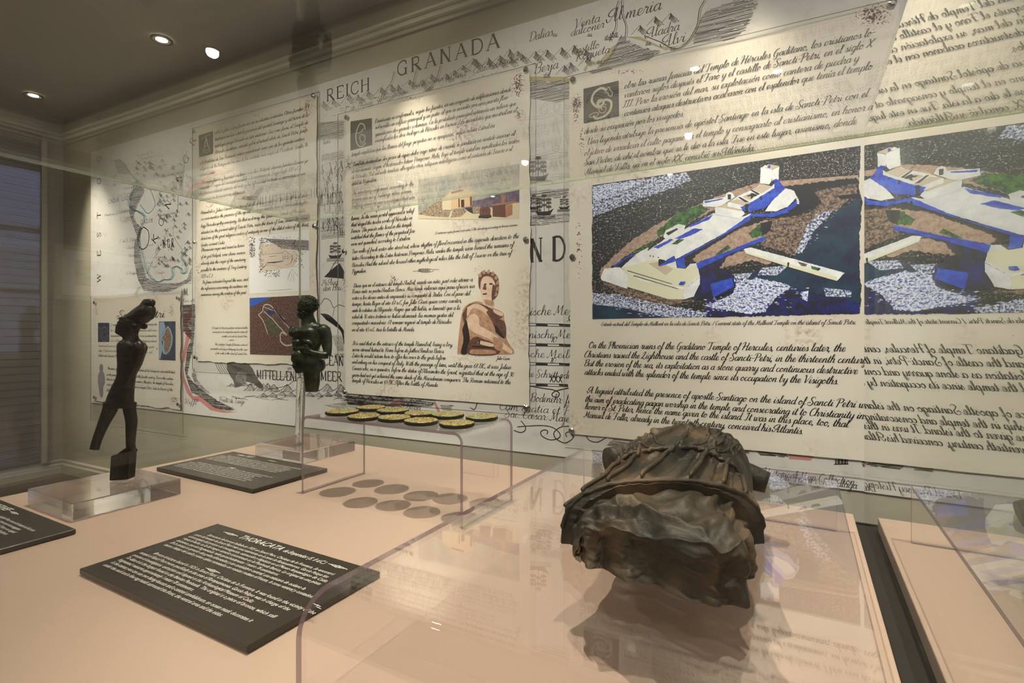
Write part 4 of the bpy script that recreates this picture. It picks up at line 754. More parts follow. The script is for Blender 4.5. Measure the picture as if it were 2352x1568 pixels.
q1(1, (1000, 820), (1012, 770), (1060, 752), (1092, 790), (1096, 840), (1150, 872), (1220, 915), (1290, 985), (1352, 1042), (1338, 1062), (1250, 1010), (1170, 960), (1060, 910), (1012, 870)); q1(0, (1010, 860), (1060, 900), (1160, 944), (1230, 985), (1160, 962), (1060, 918))
q1(1, (1095, 960), (1200, 985), (1196, 1010), (1090, 985)); q1(0, (1200, 930), (1260, 950), (1280, 1010), (1250, 1040), (1210, 1010)); q1(3, (1090, 955), (1102, 958), (1098, 988), (1088, 984))
cs.build('statue_picture', cm, p3)

# panel with the plan and the aerial ruin
p2 = panel('dim parchment panel with castle plan drawing and aerial ruin photo', -13.8*H, -9.35*H, CAMZ-.74*H, CAMZ+5.42*H, 'lrb', [(445, 302), (447, 556), (448, 820), (719, 219), (722, 519)], 21, (.03, .03, .06, .01))
f = Flat(OT)
lines(f, U3, [('níbal o Julio César fueron dos de sus ilustres visitantes. Otras fuentes', 493, 308, 695.5), ('históricas incluso citan la presencia del apóstol Santiago y del héroe de la', 493, 323.5, 708), ('mitología griega Hércules en este santuario. Sea como fuere, el Templo de', 493, 339, 707), ('Hércules Gaditano, situado sobre el actual islote de Sancti Petri, junto', 493, 353.5, 706), ('a la localidad de San Fernando, estuvo considerado como uno de los grandes centros', 458, 378, 699), ('religiosos de la Antigüedad en una de las ciudades más viejas de Occidente, Gadir, la', 458, 392, 706.5), ('actual Cádiz.', 458, 405, 494),
 ('De origen fenicio y levantado en honor a su dios Melqart, algunas fuentes clásicas ya', 463, 422.5, 707), ('remontan el origen del santuario paralelo a la existencia de Troya (siglo XII a.C.)', 458, 435.5, 690), ('Su fama se extendió además del mito, y las referencias en torno a su existencia son', 458, 448, 701), ('numerosas en los escritores del pasado.', 458, 462, 564.5),
 ('Hannibal or Julius Caesar were two of its illustrious visitors. Other historical sour-', 461, 492, 709), ('ces even mention the presence of the apostle Santiago and the hero of the Greek mytho-', 461, 506, 709), ('logy Hercules in this sanctuary. Be that as it may, the Gaditano Temple of Hercules,', 461, 522, 703), ('situated on the present islet of Sancti Petri, near the town of San Fernando, consi-', 461, 537, 709), ('dered one of the great religious centers of antiquity in one of the oldest cities of the West,', 461, 551, 709), ('Gadir, current Cadiz.', 461, 566, 517),
 ('Phoenician origin and raised in honor', 462, 577.5, 560.6), ('of its god Melqart, some classic sources', 461, 593, 562.7), ('already date the origin of the sanctuary', 461, 608, 564), ('parallel to the existence of Troy (century', 461, 623.5, 566), ('XII a.C.).', 461, 638, 489), ('Its fame extended beyond the seas, and', 464, 651.5, 569), ('the references concerning its existence are', 461, 665.6, 568), ('numerous among the writers of the past.', 461, 679.6, 566)])
lines(f, U3*.62, [('El Templo de Hércules gaditano alcanzó notable', 485.6, 755, 568), ('notoriedad en la antigüedad, aquí los restos del', 488, 764, 568), ('castillo en la isla de Sancti Petri.', 509, 774, 568), ('The Gaditano Temple of Hercules achieved', 493, 792.5, 568), ('remarkable notoriety in Antiquity, here the ruins', 482, 802.6, 568), ('of the castle, in the island of Sancti Petri.', 494, 812.5, 568)])
ornament(f, 572, 455, .9); ornament(f, 533, 781, .35); f.build('script_lettering', mScript, p2)
f = Flat(OP+.0006); r = random.Random(9)
stains(f, [(706, 245, 20, 36, 200), (480, 470, 24, 20, 60), (450, 330, 10, 30, 40), (600, 265, 50, 10, 30), (505, 515, 20, 12, 50), (700, 300, 10, 20, 40), (455, 620, 10, 40, 40)], 0, r); f.build('stain_print', mStain, p2)
initial(p2, [(456, 311), (489, 301), (489.5, 353), (457.5, 361)], [(2.6, [(.3, .9), (.42, .5), (.52, .18)]), (2.6, [(.52, .18), (.6, .5), (.76, .88)]), (1.6, [(.2, .2), (.5, .14), (.86, .12)]), (1.4, [(.4, .84), (.54, .76), (.66, .84), (.54, .9), (.4, .84)]), (1.4, [(.36, .6), (.66, .58)])])
pl = Flat(OP+.001)
def C5(pts): return [(430+x/3.919, 450+y/3.919) for x, y in pts]
pl.px(C5([(556, 372), (1100, 300), (1100, 850), (560, 880)]), 0); pl.lay = .0004
pl.px(C5([(650, 430), (900, 440), (1000, 520), (960, 640), (700, 680), (650, 640)]), 2)
r = random.Random(2)
for i in range(520):
    k = r.random()
    if k < .3: a = (r.uniform(556, 606), r.uniform(370, 550))
    elif k < .5: a = (r.uniform(640, 680), r.uniform(380, 690))
    elif k < .75: x = r.uniform(660, 1000); a = (x, 400+abs(x-760)*.14+r.gauss(0, 22))
    elif k < .88: a = (r.gauss(1000, 26), r.uniform(450, 640))
    else: a = (r.uniform(690, 830), r.uniform(670, 720)+max(0, 40-abs(a[0]-810)) if 0 else r.uniform(670, 730))
    pl.line(C5([a, (a[0]+r.uniform(4, 12), a[1]+r.uniform(-8, 8))]), 1.5, 1)
for i in range(26): y = 385+i*3.4; pl.line(C5([(700+i*6, y), (900, y+8), (1095, y+16)]), .7, 1, 4, .5)
for a, w_ in (([(662, 510), (662, 656), (690, 640), (720, 600), (860, 585)], 1.6), ([(662, 524), (704, 524), (704, 500)], 1.4), ([(704, 524), (860, 512), (862, 590)], 1.2), ([(720, 600), (790, 600), (860, 586)], 3), ([(670, 660), (716, 618), (800, 624), (850, 640)], 1.6), ([(860, 512), (880, 490), (930, 530), (945, 570)], 1.4), ([(945, 530), (948, 570), (930, 606), (890, 622)], 2.6), ([(740, 545), (800, 540)], 1.6), ([(862, 545), (940, 545)], 1.), ([(862, 562), (930, 562)], 1.), ([(880, 520), (880, 580)], 1.), ([(905, 520), (905, 580)], 1.), ([(722, 853), (938, 838)], .8), ([(900, 740), (940, 660), (1000, 720)], .8), ([(905, 760), (930, 680)], .7), ([(930, 770), (945, 690)], .7), ([(960, 770), (960, 700)], .7)): pl.line(C5(a), w_, 1)
pl.build('plan_drawing', [mat('white_print', (236, 232, 228), .5), mat('plan_ink', (84, 60, 66), .5), mat('plan_tint', (224, 206, 188), .5)], p2)
ae = Flat(OP+.001)
ae.px(C5([(562, 918), (1105, 890), (1105, 1440), (565, 1425)]), 0)
def qa(mi, *p): ae.lay += .00003; ae.px(C5(p), mi)
qa(1, (563, 919), (760, 909), (680, 950), (600, 985), (564, 998)); qa(3, (700, 1110), (760, 1090), (900, 1220), (840, 1260), (740, 1240)); qa(4, (690, 1050), (760, 1020), (800, 1050), (730, 1080)); qa(5, (770, 1000), (850, 1080), (900, 1160), (840, 1110))
for a, w_ in (([(680, 1040), (690, 990), (730, 975), (780, 1010)], 3.4), ([(690, 1040), (760, 1100), (850, 1200), (900, 1250)], 3), ([(780, 1020), (850, 1110), (930, 1200)], 3.4), ([(900, 1170), (930, 1200)], 3), ([(640, 1070), (680, 1120), (725, 1240)], 3), ([(900, 1250), (850, 1230), (836, 1270), (850, 1320), (900, 1345), (960, 1330)], 4), ([(680, 1040), (640, 1072)], 3), ([(690, 1000), (770, 1030)], 2), ([(790, 1030), (880, 1110)], 2)): ae.line(C5(a), w_, 2, 4, .8)
for i in range(40): a = (r.uniform(660, 960), r.uniform(980, 1330)); ae.line(C5([a, (a[0]+5, a[1]+4)]), .8, 2)
ae.build('aerial_photo', [speck('scrub_print', (48, 34, 46), (128, 84, 66), 90, .42, .6), mat('blue_sea_print', (30, 84, 180), .5), mat('ruin_print', (196, 180, 168), .5), speck('green_field_print', (64, 60, 46), (92, 90, 62), 60, .4, .6), mat('dark_blue_print', (34, 46, 96), .5), mDark], p2)

# small lower left panel
p1 = panel('small low parchment panel behind the tall crowned statuette', -19.0*H, -14.5*H, CAMZ-2.09*H, CAMZ+1.07*H, 'brt', [(217, 695), (408, 684), (217, 912), (409, 928)], 31, (.02, .04, .16, .02))
f = Flat(OT)
lines(f, U3*.9, [('L nombre de Sancti Petri, Fray Gerónimo de', 254, 748, 360), ('la Concepción, por la expansión del cris-', 254, 761, 361), ('tianismo, hacia el siglo IV. Era costumbre', 254, 773, 359), ('en ella época de la antigüedad', 254, 784, 359), ('renombrar propios del culto de templo', 225.5, 796, 355), ('de Hércules, donde lograra el', 225.5, 807, 350), ('Islote de Sancti Petri, en honor.', 225.5, 818.5, 300),
 ('The name of Sancti Petri, for Fray Gerónimo de la Concepción, was established', 246, 848, 401), ('in the period of Christianity, around the fourth century. It was the custom', 245, 862, 397), ('then to rename places with Christian names. Therefore, the temple of Hercules,', 245, 873, 398), ('where heyday was, was renamed as Sancti Petri Islet in honor of the', 245, 885, 397), ('first apostle.', 245, 897.5, 262)])
s_, z_ = on_wall(269, 731, OT); script(f, 'Sancti Petri', s_, z_, s_+.60, U3*2.6, wt=.7)
f.build('script_lettering', mScript, p1)
SP = [speck('small_sea_print', (24, 34, 58), (48, 66, 88), 30, .4, .6), mat('small_surf_print', (150, 170, 188), .5), speck('small_isle_print', (110, 84, 66), (160, 130, 104), 60, .4, .6), mat('small_ring_print', (150, 142, 132), .5), mat('small_statue_print', (146, 138, 144), .5)]
f = Flat(OP+.001)
f.px([(365, 738), (403, 737.5), (403, 828), (365, 826)], 0)
f.lay = .0003; f.px([(366, 740), (376, 738), (380, 750), (370, 775), (374, 800), (368, 825), (365.5, 822)], 1)
f.lay = .0005; f.px([(386, 748), (392, 756), (397, 772), (396, 790), (390, 806), (382, 814), (375, 812), (372, 800), (375, 785), (368, 775), (374, 768), (378, 756)], 1)
f.lay = .0007; f.px([(386, 752), (390, 760), (394, 774), (393, 788), (388, 804), (380, 811), (377, 800), (378, 785), (372, 775), (378, 768), (381, 757)], 2)
f.build('island_photo', SP, p1)
f = Flat(OP+.001); f.px([(225, 741), (251, 741), (251, 785), (225, 785)], 0); f.lay = .0006
f.line([(240+8*cos(t*.6), 767+16*sin(t*.6)) for t in range(11)], 2., 3, 3); f.line([(240+4*cos(t*.6), 767+9*sin(t*.6)) for t in range(11)], 1.4, 3, 3); f.build('ring_photo', SP, p1)
f = Flat(OP+.001)
for q in ([(229, 838), (232, 835), (236, 838), (237, 846), (235, 852), (230, 852), (228, 846)], [(230, 852), (235, 852), (239, 858), (241, 870), (240, 882), (237, 888), (237, 900), (235, 911), (230, 910), (227, 892), (225, 880), (225, 862)]): f.px([tuple(p) for p in crom(q+[q[0]], 3)[:-1]], 4)
f.build('statue_photo', SP, p1)
f = Flat(OP+.0006); stains(f, [(394, 712, 12, 26, 70), (400, 918, 18, 18, 120), (360, 800, 20, 16, 30), (330, 890, 20, 20, 20)], 0, random.Random(3)); f.build('stain_print', mStain, p1)

# ---------------------------------------------------------------- the showcase
CX0, CX1, CY0, CY1, CT = -4.33*H, .307*H, .12, 3.50*H, TZ+2.10*H
GT = .006
case = thing('display_case', 'large glass display case with beige floor board in the foreground', 'display case', ((CX0+CX1)/2, (CY0+CY1)/2, 0))
put('plinth', boxm((CX0-.02, CY0-.02, .08), (CX1+.02, CY1+.02, TZ-.055), .003), mCab, case)
put('toe_kick', boxm((CX0+.03, CY0+.03, .001), (CX1-.03, CY1-.03, .08)), mGap, case)
put('gasket_tray', boxm((CX0-.012, CY0-.012, TZ-.055), (CX1+.012, CY1+.012, TZ-.018)), mGap, case)
put('floor_board', boxm((CX0+.014, CY0+.014, TZ-.018), (CX1-.014, CY1-.014, TZ), .0012), mTable, case)
def pane(name, lo, hi, ax, m, e=None, sil=False):
    bm = bmesh.new(); fs = box(bm, lo, hi, 1)
    for f in fs:
        f.normal_update()
        if abs(f.normal[ax]) > .9: f.material_index = 0
    return put(name, bm, [m, e or mEdge], case)
z0 = TZ-.018
pane('glass_pane', (CX0-GT, CY1, z0), (CX1+GT, CY1+GT, CT), 1, mGlass)
pane('glass_pane', (CX0-GT, CY0-GT, z0), (CX1+GT, CY0, CT), 1, mGlass)
pane('glass_pane', (CX0-GT, CY0, z0), (CX0, CY1, CT), 0, mGlass)
pane('glass_pane', (CX1, CY0, z0), (CX1+GT, CY1, CT), 0, mSide, mEdgeD)['label'] = 'mirror-like side pane'
pane('glass_pane', (CX0-GT, CY0-GT, CT), (CX1+GT, CY1+GT, CT+GT), 2, mTop)['label'] = 'top pane'

# bent acrylic sheets: profile in (a, z) extruded along the third axis
def bent(prof, t_, ext0, ext1, axis):
    p2 = [prof[0]]
    for a, b in zip(prof, prof[1:]):
        d = math.hypot(b[0]-a[0], b[1]-a[1])
        if d > .02: p2 += [(a[0]+(b[0]-a[0])*.0008/d, a[1]+(b[1]-a[1])*.0008/d), (b[0]-(b[0]-a[0])*.0008/d, b[1]-(b[1]-a[1])*.0008/d)]
        p2.append(b)
    prof = p2
    """prof centreline points; thickness t_; axis 'x' or 'y' is the extrusion"""
    n = len(prof); L, R = [], []
    for i, p in enumerate(prof):
        a = V(prof[max(i-1, 0)]); b = V(prof[min(i+1, n-1)]); d = (b-a).normalized(); nn = V((-d.y, d.x))*t_/2
        L.append(V(p)+nn); R.append(V(p)-nn)
    out = L+R[::-1]
    bm = bmesh.new()
    def P(q, e): return (e, q.x, q.y) if axis == 'x' else (q.x, e, q.y)
    A = [bm.verts.new(P(q, ext0)) for q in out]; B = [bm.verts.new(P(q, ext1)) for q in out]; N = len(out)
    for i in range(N):
        f = bm.faces.new((A[i], A[(i+1) % N], B[(i+1) % N], B[i])); f.smooth = True
        if i in (n-1, N-1): f.material_index = 1; f.smooth = False
    for i in range(n-1):
        for X in (A, B):
            f = bm.faces.new((X[i], X[i+1], X[N-2-i], X[N-1-i])); f.material_index = 1
    bmesh.ops.recalc_face_normals(bm, faces=bm.faces[:])
    for e in bm.edges:
        if len(e.link_faces) == 2 and (e.link_faces[0].material_index or e.link_faces[1].material_index): e.smooth = False
    return bm
def arc(cx, cz, r, a0, a1, n=12): return [(cx+r*cos(a0+(a1-a0)*i/n), cz+r*sin(a0+(a1-a0)*i/n)) for i in range(n+1)]
# big front stand under the cuirass
bx0, bx1, by0, by1, bz = -1.2*H, .155*H, .955*H, 3.11*H, .276*H
st = .0045; rb, rf = .004, .026
prof = [(by1-st/2, TZ+.0004)]+arc(by1-st/2-rb, TZ+bz-st/2-rb, rb, 0, pi/2, 4)+arc(by0+st/2+rf, TZ+bz-st/2-rf, rf, pi/2, pi)+[(by0+st/2, TZ+.0004)]
big = put('acrylic_stand', bent(prof, st, bx0, bx1, 'x'), [mAcr, mAcrE], label='large low clear acrylic bridge stand carrying the bronze cuirass', cat='stand')
# coin stand
kx0, kx1, ky0, ky1, kz = -2.73*H, -1.515*H, 2.215*H, 2.74*H, .489*H
r_ = .012; s2 = .004
prof = [(kx0+s2/2, TZ+.0004)]+arc(kx0+s2/2+r_, TZ+kz-s2/2-r_, r_, pi, pi/2)+arc(kx1-s2/2-r_, TZ+kz-s2/2-r_, r_, pi/2, 0)+[(kx1-s2/2, TZ+.0004)]
put('acrylic_stand', bent(prof, s2, ky0, ky1, 'y'), [mAcr, mAcrE], label='tall clear acrylic bridge stand holding the old coins', cat='stand')
# coins
def coin_mat():
    m, n, l = newmat('patinated_bronze_coin'); p = n['Principled BSDF']; p.inputs['Roughness'].default_value = .42; p.inputs['Metallic'].default_value = .35
    tc = n.new('ShaderNodeTexCoord'); oi = n.new('ShaderNodeObjectInfo'); mp = n.new('ShaderNodeVectorMath'); mp.operation = 'ADD'
    l.new(tc.outputs['Object'], mp.inputs[0]); l.new(oi.outputs['Location'], mp.inputs[1])
    t = n.new('ShaderNodeTexNoise'); t.inputs['Scale'].default_value = 420; t.inputs['Detail'].default_value = 3; l.new(mp.outputs[0], t.inputs['Vector'])
    t2 = n.new('ShaderNodeTexNoise'); t2.inputs['Scale'].default_value = 60; l.new(mp.outputs[0], t2.inputs['Vector'])
    r = n.new('ShaderNodeValToRGB'); e = r.color_ramp.elements; e[0].position = .36; e[0].color = srgb((34, 38, 24)); e[1].position = .52; e[1].color = srgb((182, 152, 86)); q = e.new(.64); q.color = srgb((222, 200, 140))
    l.new(t.outputs['Fac'], r.inputs[0])
    r2 = n.new('ShaderNodeValToRGB'); r2.color_ramp.elements[0].position = .5; r2.color_ramp.elements[1].position = .68; l.new(t2.outputs['Fac'], r2.inputs[0])
    mx = n.new('ShaderNodeMix'); mx.data_type = 'RGBA'; l.new(r2.outputs[0], mx.inputs[0]); l.new(r.outputs[0], mx.inputs[6]); mx.inputs[7].default_value = srgb((140, 160, 122)); l.new(mx.outputs[2], p.inputs['Base Color'])
    b = n.new('ShaderNodeBump'); b.inputs['Strength'].default_value = .7; b.inputs['Distance'].default_value = .0012; l.new(t.outputs['Fac'], b.inputs['Height']); l.new(b.outputs[0], p.inputs['Normal'])
    return m
mCoin = coin_mat(); mCoinE = mat('dark_coin_edge', (44, 42, 24), .5, .3, bump=(300, .5))
def coin_mesh(seed):
    r = random.Random(seed); bm = bmesh.new(); n = 48; rad = .0245*r.uniform(.95, 1.05); rings = []
    ph = [r.uniform(0, 6.28) for _ in range(3)]
    prof = [(0, .0058), (.3, .0063), (.55, .0056), (.8, .0054), (.9, .0062), (.97, .0056), (1, .0036), (.98, .0012), (.9, 0), (0, 0)]
    for k, (f, z) in enumerate(prof):
        row = []
        for i in range(n):
            a = 2*pi*i/n; q = rad*f*(1+.02*sin(2*a+ph[0])+.015*sin(3*a+ph[1])+.006*sin(7*a+ph[2]))
            zz = z+(r.uniform(-.00035, .00035) if 0 < k < 6 else 0)+(.0007*sin(3*a+ph[2]) if k in (1, 2, 3) else 0)
            row.append(bm.verts.new((q*cos(a), q*sin(a), zz))) if f else None
        rings.append(row if f else [bm.verts.new((0, 0, z))])
    for k in range(len(rings)-1):
        A, B = rings[k], rings[k+1]
        for i in range(n):
            j = (i+1) % n
            if len(A) == 1: f = bm.faces.new((A[0], B[i], B[j]))
            elif len(B) == 1: f = bm.faces.new((A[i], B[0], A[j]))
            else: f = bm.faces.new((A[i], B[i], B[j], A[j]))
            f.smooth = True; f.material_index = 1 if k >= 5 else 0
    bmesh.ops.recalc_face_normals(bm, faces=bm.faces[:]); return bm
coins = [(786, 943, 'ochre speckled coin at the far left of the front row'), (852, 934, 'thick dark edged coin at the far left of the back row'), (903, 940, 'flat gold coin second in the back row'), (836, 954, 'olive gold coin second from the left in the front row'), (906, 957, 'pale green coin in the middle of the front row'),
         (965, 947, 'brownish gold coin in the middle of the back row'), (1028, 950, 'greenish gold coin fourth in the back row'), (968, 964, 'irregular chipped coin fourth in the front row'), (1049, 970, 'dark rimmed coin nearest the stand front right corner'), (1106, 955, 'coin at the far right of the back row')]
for i, (u, v, lb) in enumerate(coins):
    p = on_table(u, v, kz+.006)
    tx, ty = rnd.uniform(-.015, .015), rnd.uniform(-.015, .015)
    o = put('old_coin', coin_mesh(i), [mCoin, mCoinE], None, M4.Translation((p.x, p.y, TZ+kz+.0004)) @ M4.Rotation(rnd.uniform(0, 6), 4, 'Z'), label=lb, cat='coin', group='old coins on the clear stand')

# plaques with lettering
def text_mesh(t, size, shear=0.0, bold=0.0):
    c = bpy.data.curves.new('t', 'FONT'); c.body = t; c.size = size; c.shear = shear; c.offset = bold; c.resolution_u = 2
    o = bpy.data.objects.new('t', c); COL.objects.link(o); me = bpy.data.meshes.new_from_object(o)
    bpy.data.objects.remove(o); bpy.data.curves.remove(c); return me
def plaque(label, x0, y0, title, sub, es, en, w_=1.105*H, d_=.585*H, t_=.007):
    t = thing('caption_plaque', label, 'plaque', (x0+w_/2, y0+d_/2, TZ), group='black caption plaques on the case floor')
    bm = bmesh.new(); box(bm, (x0, y0, TZ+.0008), (x0+w_, y0+d_, TZ+t_)); bmesh.ops.bevel(bm, geom=bm.edges[:], offset=.0008, segments=1, affect='EDGES')
    put('plate', bm, mLabel, t)
    vs, fs = [], []
    def add(s, x, y, size, wid=None, cen=False, bold=0.0, maxw=None):
        me = text_mesh(s, size, .3, bold); xs = [v.co.x for v in me.vertices]
        if not xs: return x
        k = 1.
        if wid: k = wid/(max(xs))
        if cen: x = x-max(xs)*k/2
        n = len(vs)
        vs.extend([(x+v.co.x*k, y+v.co.y, TZ+t_+.0003) for v in me.vertices]); fs.extend([tuple(n+i for i in p.vertices) for p in me.polygons])
        e = x+max(xs)*k; bpy.data.meshes.remove(me); return e
    e = add(title, x0+.265*H, y0+d_-.068*H, .052*H, len(title)*.0335*H, bold=.0001)
    e = add(sub, e+.02*H, y0+d_-.068*H, .036*H, len(sub)*.0106*H, bold=.00005) if sub else e
    for k, blk in enumerate((es, en)):
        for i, s in enumerate(blk):
            add(s, x0+.05*H+(.06*H if i == 0 else 0), y0+d_-(.122+.238*k+.0275*i)*H, .0262*H, len(s)*.0095*H)
    def rib(pts, hw):
        n = len(vs); L = len(pts)
        for i, p in enumerate(pts):
            a = pts[max(i-1, 0)]; b = pts[min(i+1, L-1)]; d = math.hypot(b[0]-a[0], b[1]-a[1]) or 1; nx, ny = -(b[1]-a[1])/d, (b[0]-a[0])/d
            vs.extend([(p[0]+nx*hw, p[1]+ny*hw, TZ+t_+.0003), (p[0]-nx*hw, p[1]-ny*hw, TZ+t_+.0003)])
        for i in range(L-1): fs.append((n+2*i, n+2*i+1, n+2*i+3, n+2*i+2))
    def orn(cx, cy, k):
        for q in range(3): rib([(cx+(q-1)*.018*k-.012*k, cy-.008*k), (cx+(q-1)*.018*k+.012*k, cy+.008*k)], .0007*k*4); rib([(cx+(q-1)*.018*k-.012*k, cy+.008*k), (cx+(q-1)*.018*k+.012*k, cy-.008*k)], .0007*k*4)
        rib([(cx-.07*k, cy), (cx-.02*k, cy+.006*k), (cx, cy+.011*k), (cx+.02*k, cy+.006*k), (cx+.07*k, cy)], .0022*k); rib([(cx-.05*k, cy), (cx, cy-.011*k), (cx+.05*k, cy)], .0022*k)
    orn(x0+.195*H, y0+d_-.056*H, H*.8); orn(e+.07*H, y0+d_-.056*H, H*.8); orn(x0+w_/2-.05*H, y0+d_-.33*H, H*.7)
    me = bpy.data.meshes.new('white_lettering'); me.from_pydata(vs, [], fs); put('white_lettering', me, mLabelTxt, t, kind='stuff')
plaque('black caption plaque in front, headed with the cuirass title', -2.61*H, 1.02*H, 'THORACATA', 'de Emperador (S. II d.C.)',
 ['Estructura de bronce hallada en 1925 en Sancti Petri, Chiclana de la Frontera. Se encontró', 'cerca del templo de Sancti Petri más concretamente en la zona de Rompetimones. García Pelayo fue', 'el encargado del proceso de investigación, extracción y depósito en el Museo Arqueológico de Cádiz.', 'Hasta la fecha, es la de mayor tamaño encontrada en la Península Ibérica. La original es una pieza', 'de bronce, que aún fragmentada, mide aproximadamente 1 metro 78 centímetros.', 'En la coraza se aprecian dos grifos afrontados y un candelabro central, una máscara de océano la', 'decora debajo del cuello y unos cabos rematados en rosetas rodean el frente, la zona ventral y costados.'],
 ['Bronze structure found in 1925 in Sancti Petri, Chiclana de la Frontera. It was found in the vicinity of the', 'temple of Sancti Petri more specifically in the area of Rompetimones. García Pelayo was in charge of the', 'process of investigation, extraction and deposit in the Archaeological Museum of Cadiz.', 'To date it is the largest found in the Iberian Peninsula. The original is a piece of bronze, which still', 'fragmented, measures approximately 1 meter 78 centimeters.', 'In the cuirass you can see two facing faucets and a central candelabrum, an ocean mask decorates it', 'under the neck and a few rag heads surround the front, the ventral area and the sides.'])
gen = ['Figura de bronce hallada en aguas del islote de Sancti Petri, cerca del templo de Hércules', 'Gaditano. Representa a una divinidad fenicia venerada en el santuario por los navegantes', 'que llegaban a la bahía. Se fecha entre los siglos VIII y VII antes de Cristo y su original', 'se conserva en el Museo de Cádiz. Lleva la corona alta y el faldellín corto de las figuras', 'egipcias, con una pierna adelantada en actitud de marcha.']
gen2 = ['Bronze figure found in the waters of the islet of Sancti Petri, near the temple of Hercules', 'Gaditano. It represents a Phoenician deity worshipped in the sanctuary by the sailors who', 'arrived at the bay. It dates from between the eighth and seventh centuries BC and the', 'original is kept in the Museum of Cadiz. It wears the tall crown and the short kilt of', 'Egyptian figures, with one leg forward.']
plaque('black caption plaque at the left edge, beside the crowned statuette block', -4.26*H, .635*H, 'RESHEF', '', gen, gen2)
plaque('black caption plaque behind, beside the bearded torso block', -4.09*H, 2.06*H, 'MELQART', '', gen[:4]+gen[:2], gen2[:4]+gen2[:2])

# ---------------------------------------------------------------- acrylic blocks
def block_mat():
    m, n, l = newmat('solid_acrylic'); n.remove(n['Principled BSDF'])
    g = n.new('ShaderNodeBsdfGlass'); g.inputs['IOR'].default_value = 1.49; g.inputs['Roughness'].default_value = 0; g.inputs[0].default_value = (.98, .98, .98, 1)
    t = n.new('ShaderNodeBsdfTransparent'); t.inputs[0].default_value = (.97, .96, .96, 1)
    mx = n.new('ShaderNodeMixShader'); mx.inputs[0].default_value = .15; l.new(g.outputs[0], mx.inputs[1]); l.new(t.outputs[0], mx.inputs[2]); l.new(mx.outputs[0], n['Material Output'].inputs[0]); return m
mBlock = block_mat()
def blk(label, x0, x1, y0, y1, rod=None):
    t = thing('acrylic_block_base', label, 'stand base', ((x0+x1)/2, (y0+y1)/2, TZ))
    put('block', boxm((x0, y0, TZ+.0006), (x1, y1, TZ+.025), .0008), mBlock, t)
    if rod:
        bm = bmesh.new(); cyl(bm, rod[0], rod[1], .0088, .0086, 24, True); put('rod', bm, mBlock, t, smooth=False)
        bm = bmesh.new(); cyl(bm, V(rod[0])-V((0, 0, .0005)), V(rod[0])+V((0, 0, .0018)), .0125, .0095, 24); put('glue_collar', bm, mBlock, t)
    return t
blk('thick square clear block under the tall crowned statuette', -3.92*H, -3.365*H, 1.285*H, 1.835*H)
rb0 = on_table(687, 1018, .0256); rb0.z = TZ+.0256
DM = (rb0.x*FX+rb0.y*FY)                       # camera depth of the rod
def cam3(u, v, d): a = (u-CX)/FPX; b = (HV-v)/FPX; return V((d*(a*RX+FX), d*(a*RY+FY), CAMZ+b*d))
blk('thick square clear block with slanted clear rod under the bearded torso', -3.884*H, -3.32*H, 2.70*H, 3.235*H, (rb0, cam3(692, 868, DM+.004)))

# ---------------------------------------------------------------- sculpture helpers: lofted masses fused by voxel remesh
def tube(bm, pts, n=18, sm=3):
    """pts (x, y, z, rn, rd): rn in the picture-parallel plane across the path, rd in depth"""
    q = crom(pts, sm) if sm else pts; rows = []
    for i, p in enumerate(q):
        a, b = q[max(i-1, 0)], q[min(i+1, len(q)-1)]; d = V((b[0]-a[0], b[1]-a[1], b[2]-a[2])).normalized(); nn = V((0, 1, 0)).cross(d)
        nn = nn.normalized() if nn.length > .05 else V((1, 0, 0)); dd = d.cross(nn)
        rows.append([bm.verts.new(V(p[:3])+nn*p[3]*cos(2*pi*k/n)+dd*p[4]*sin(2*pi*k/n)) for k in range(n)])
    for A, B in zip(rows, rows[1:]):
        for k in range(n): bm.faces.new((A[k], A[(k+1) % n], B[(k+1) % n], B[k]))
    bm.faces.new(rows[0][::-1]); bm.faces.new(rows[-1])
def ell(bm, c, r, rot=0, n=2):
    m = M4.Translation(V(c)) @ M4.Rotation(rot, 4, 'Y') @ M4.Diagonal((*r, 1)); bmesh.ops.create_icosphere(bm, subdivisions=n+1, radius=1, matrix=m)
def sculpt(name, bm, mt, parent, m, voxel, smooth_it=6, disp=None):
    bmesh.ops.recalc_face_normals(bm, faces=bm.faces[:])
    o = put(name, bm, mt, parent, m)
    r = o.modifiers.new('r', 'REMESH'); r.mode = 'VOXEL'; r.voxel_size = voxel; r.use_smooth_shade = True
    s = o.modifiers.new('s', 'SMOOTH'); s.iterations = smooth_it; s.factor = .5
    if disp:
        tx = bpy.data.textures.new('t', 'CLOUDS'); tx.noise_scale = disp[0]; d = o.modifiers.new('d', 'DISPLACE'); d.texture = tx; d.strength = disp[1]; d.mid_level = .5
    return o
CAMR = M4.Rotation(YAW, 4, 'Z')
# crowned striding statuette (grid = pixels of the photograph at its depth)
mBlack = mat('black_bronze', (36, 32, 29), .34, .5, noise=(90, (56, 49, 42), .4, .7), bump=(160, .25))
d0 = .0
pb = on_table(282, 1101, .0256)
DR = pb.x*FX+pb.y*FY; KR = DR/FPX
def cr(x, y): return (200+x/3.41-282)*KR, -(660+y/3.41-1101)*KR
def tr(bm, pts, n=18): tube(bm, [(*(lambda a, b: (a, yy*KR/3.41, b))(*cr(x, y)), rn*KR/3.41, rd*KR/3.41) for x, y, yy, rn, rd in pts], n)
def er(bm, x, y, yy, rx, ry, rz, rot=0): a, b = cr(x, y); k = KR/3.41; ell(bm, (a, yy*k, b), (rx*k, ry*k, rz*k), rot)
rs = thing('crowned_statuette', 'black striding bronze statuette with tall bulbous crown and one raised leg', 'statuette', (pb.x, pb.y, TZ+.0256), YAW)
bm = bmesh.new()
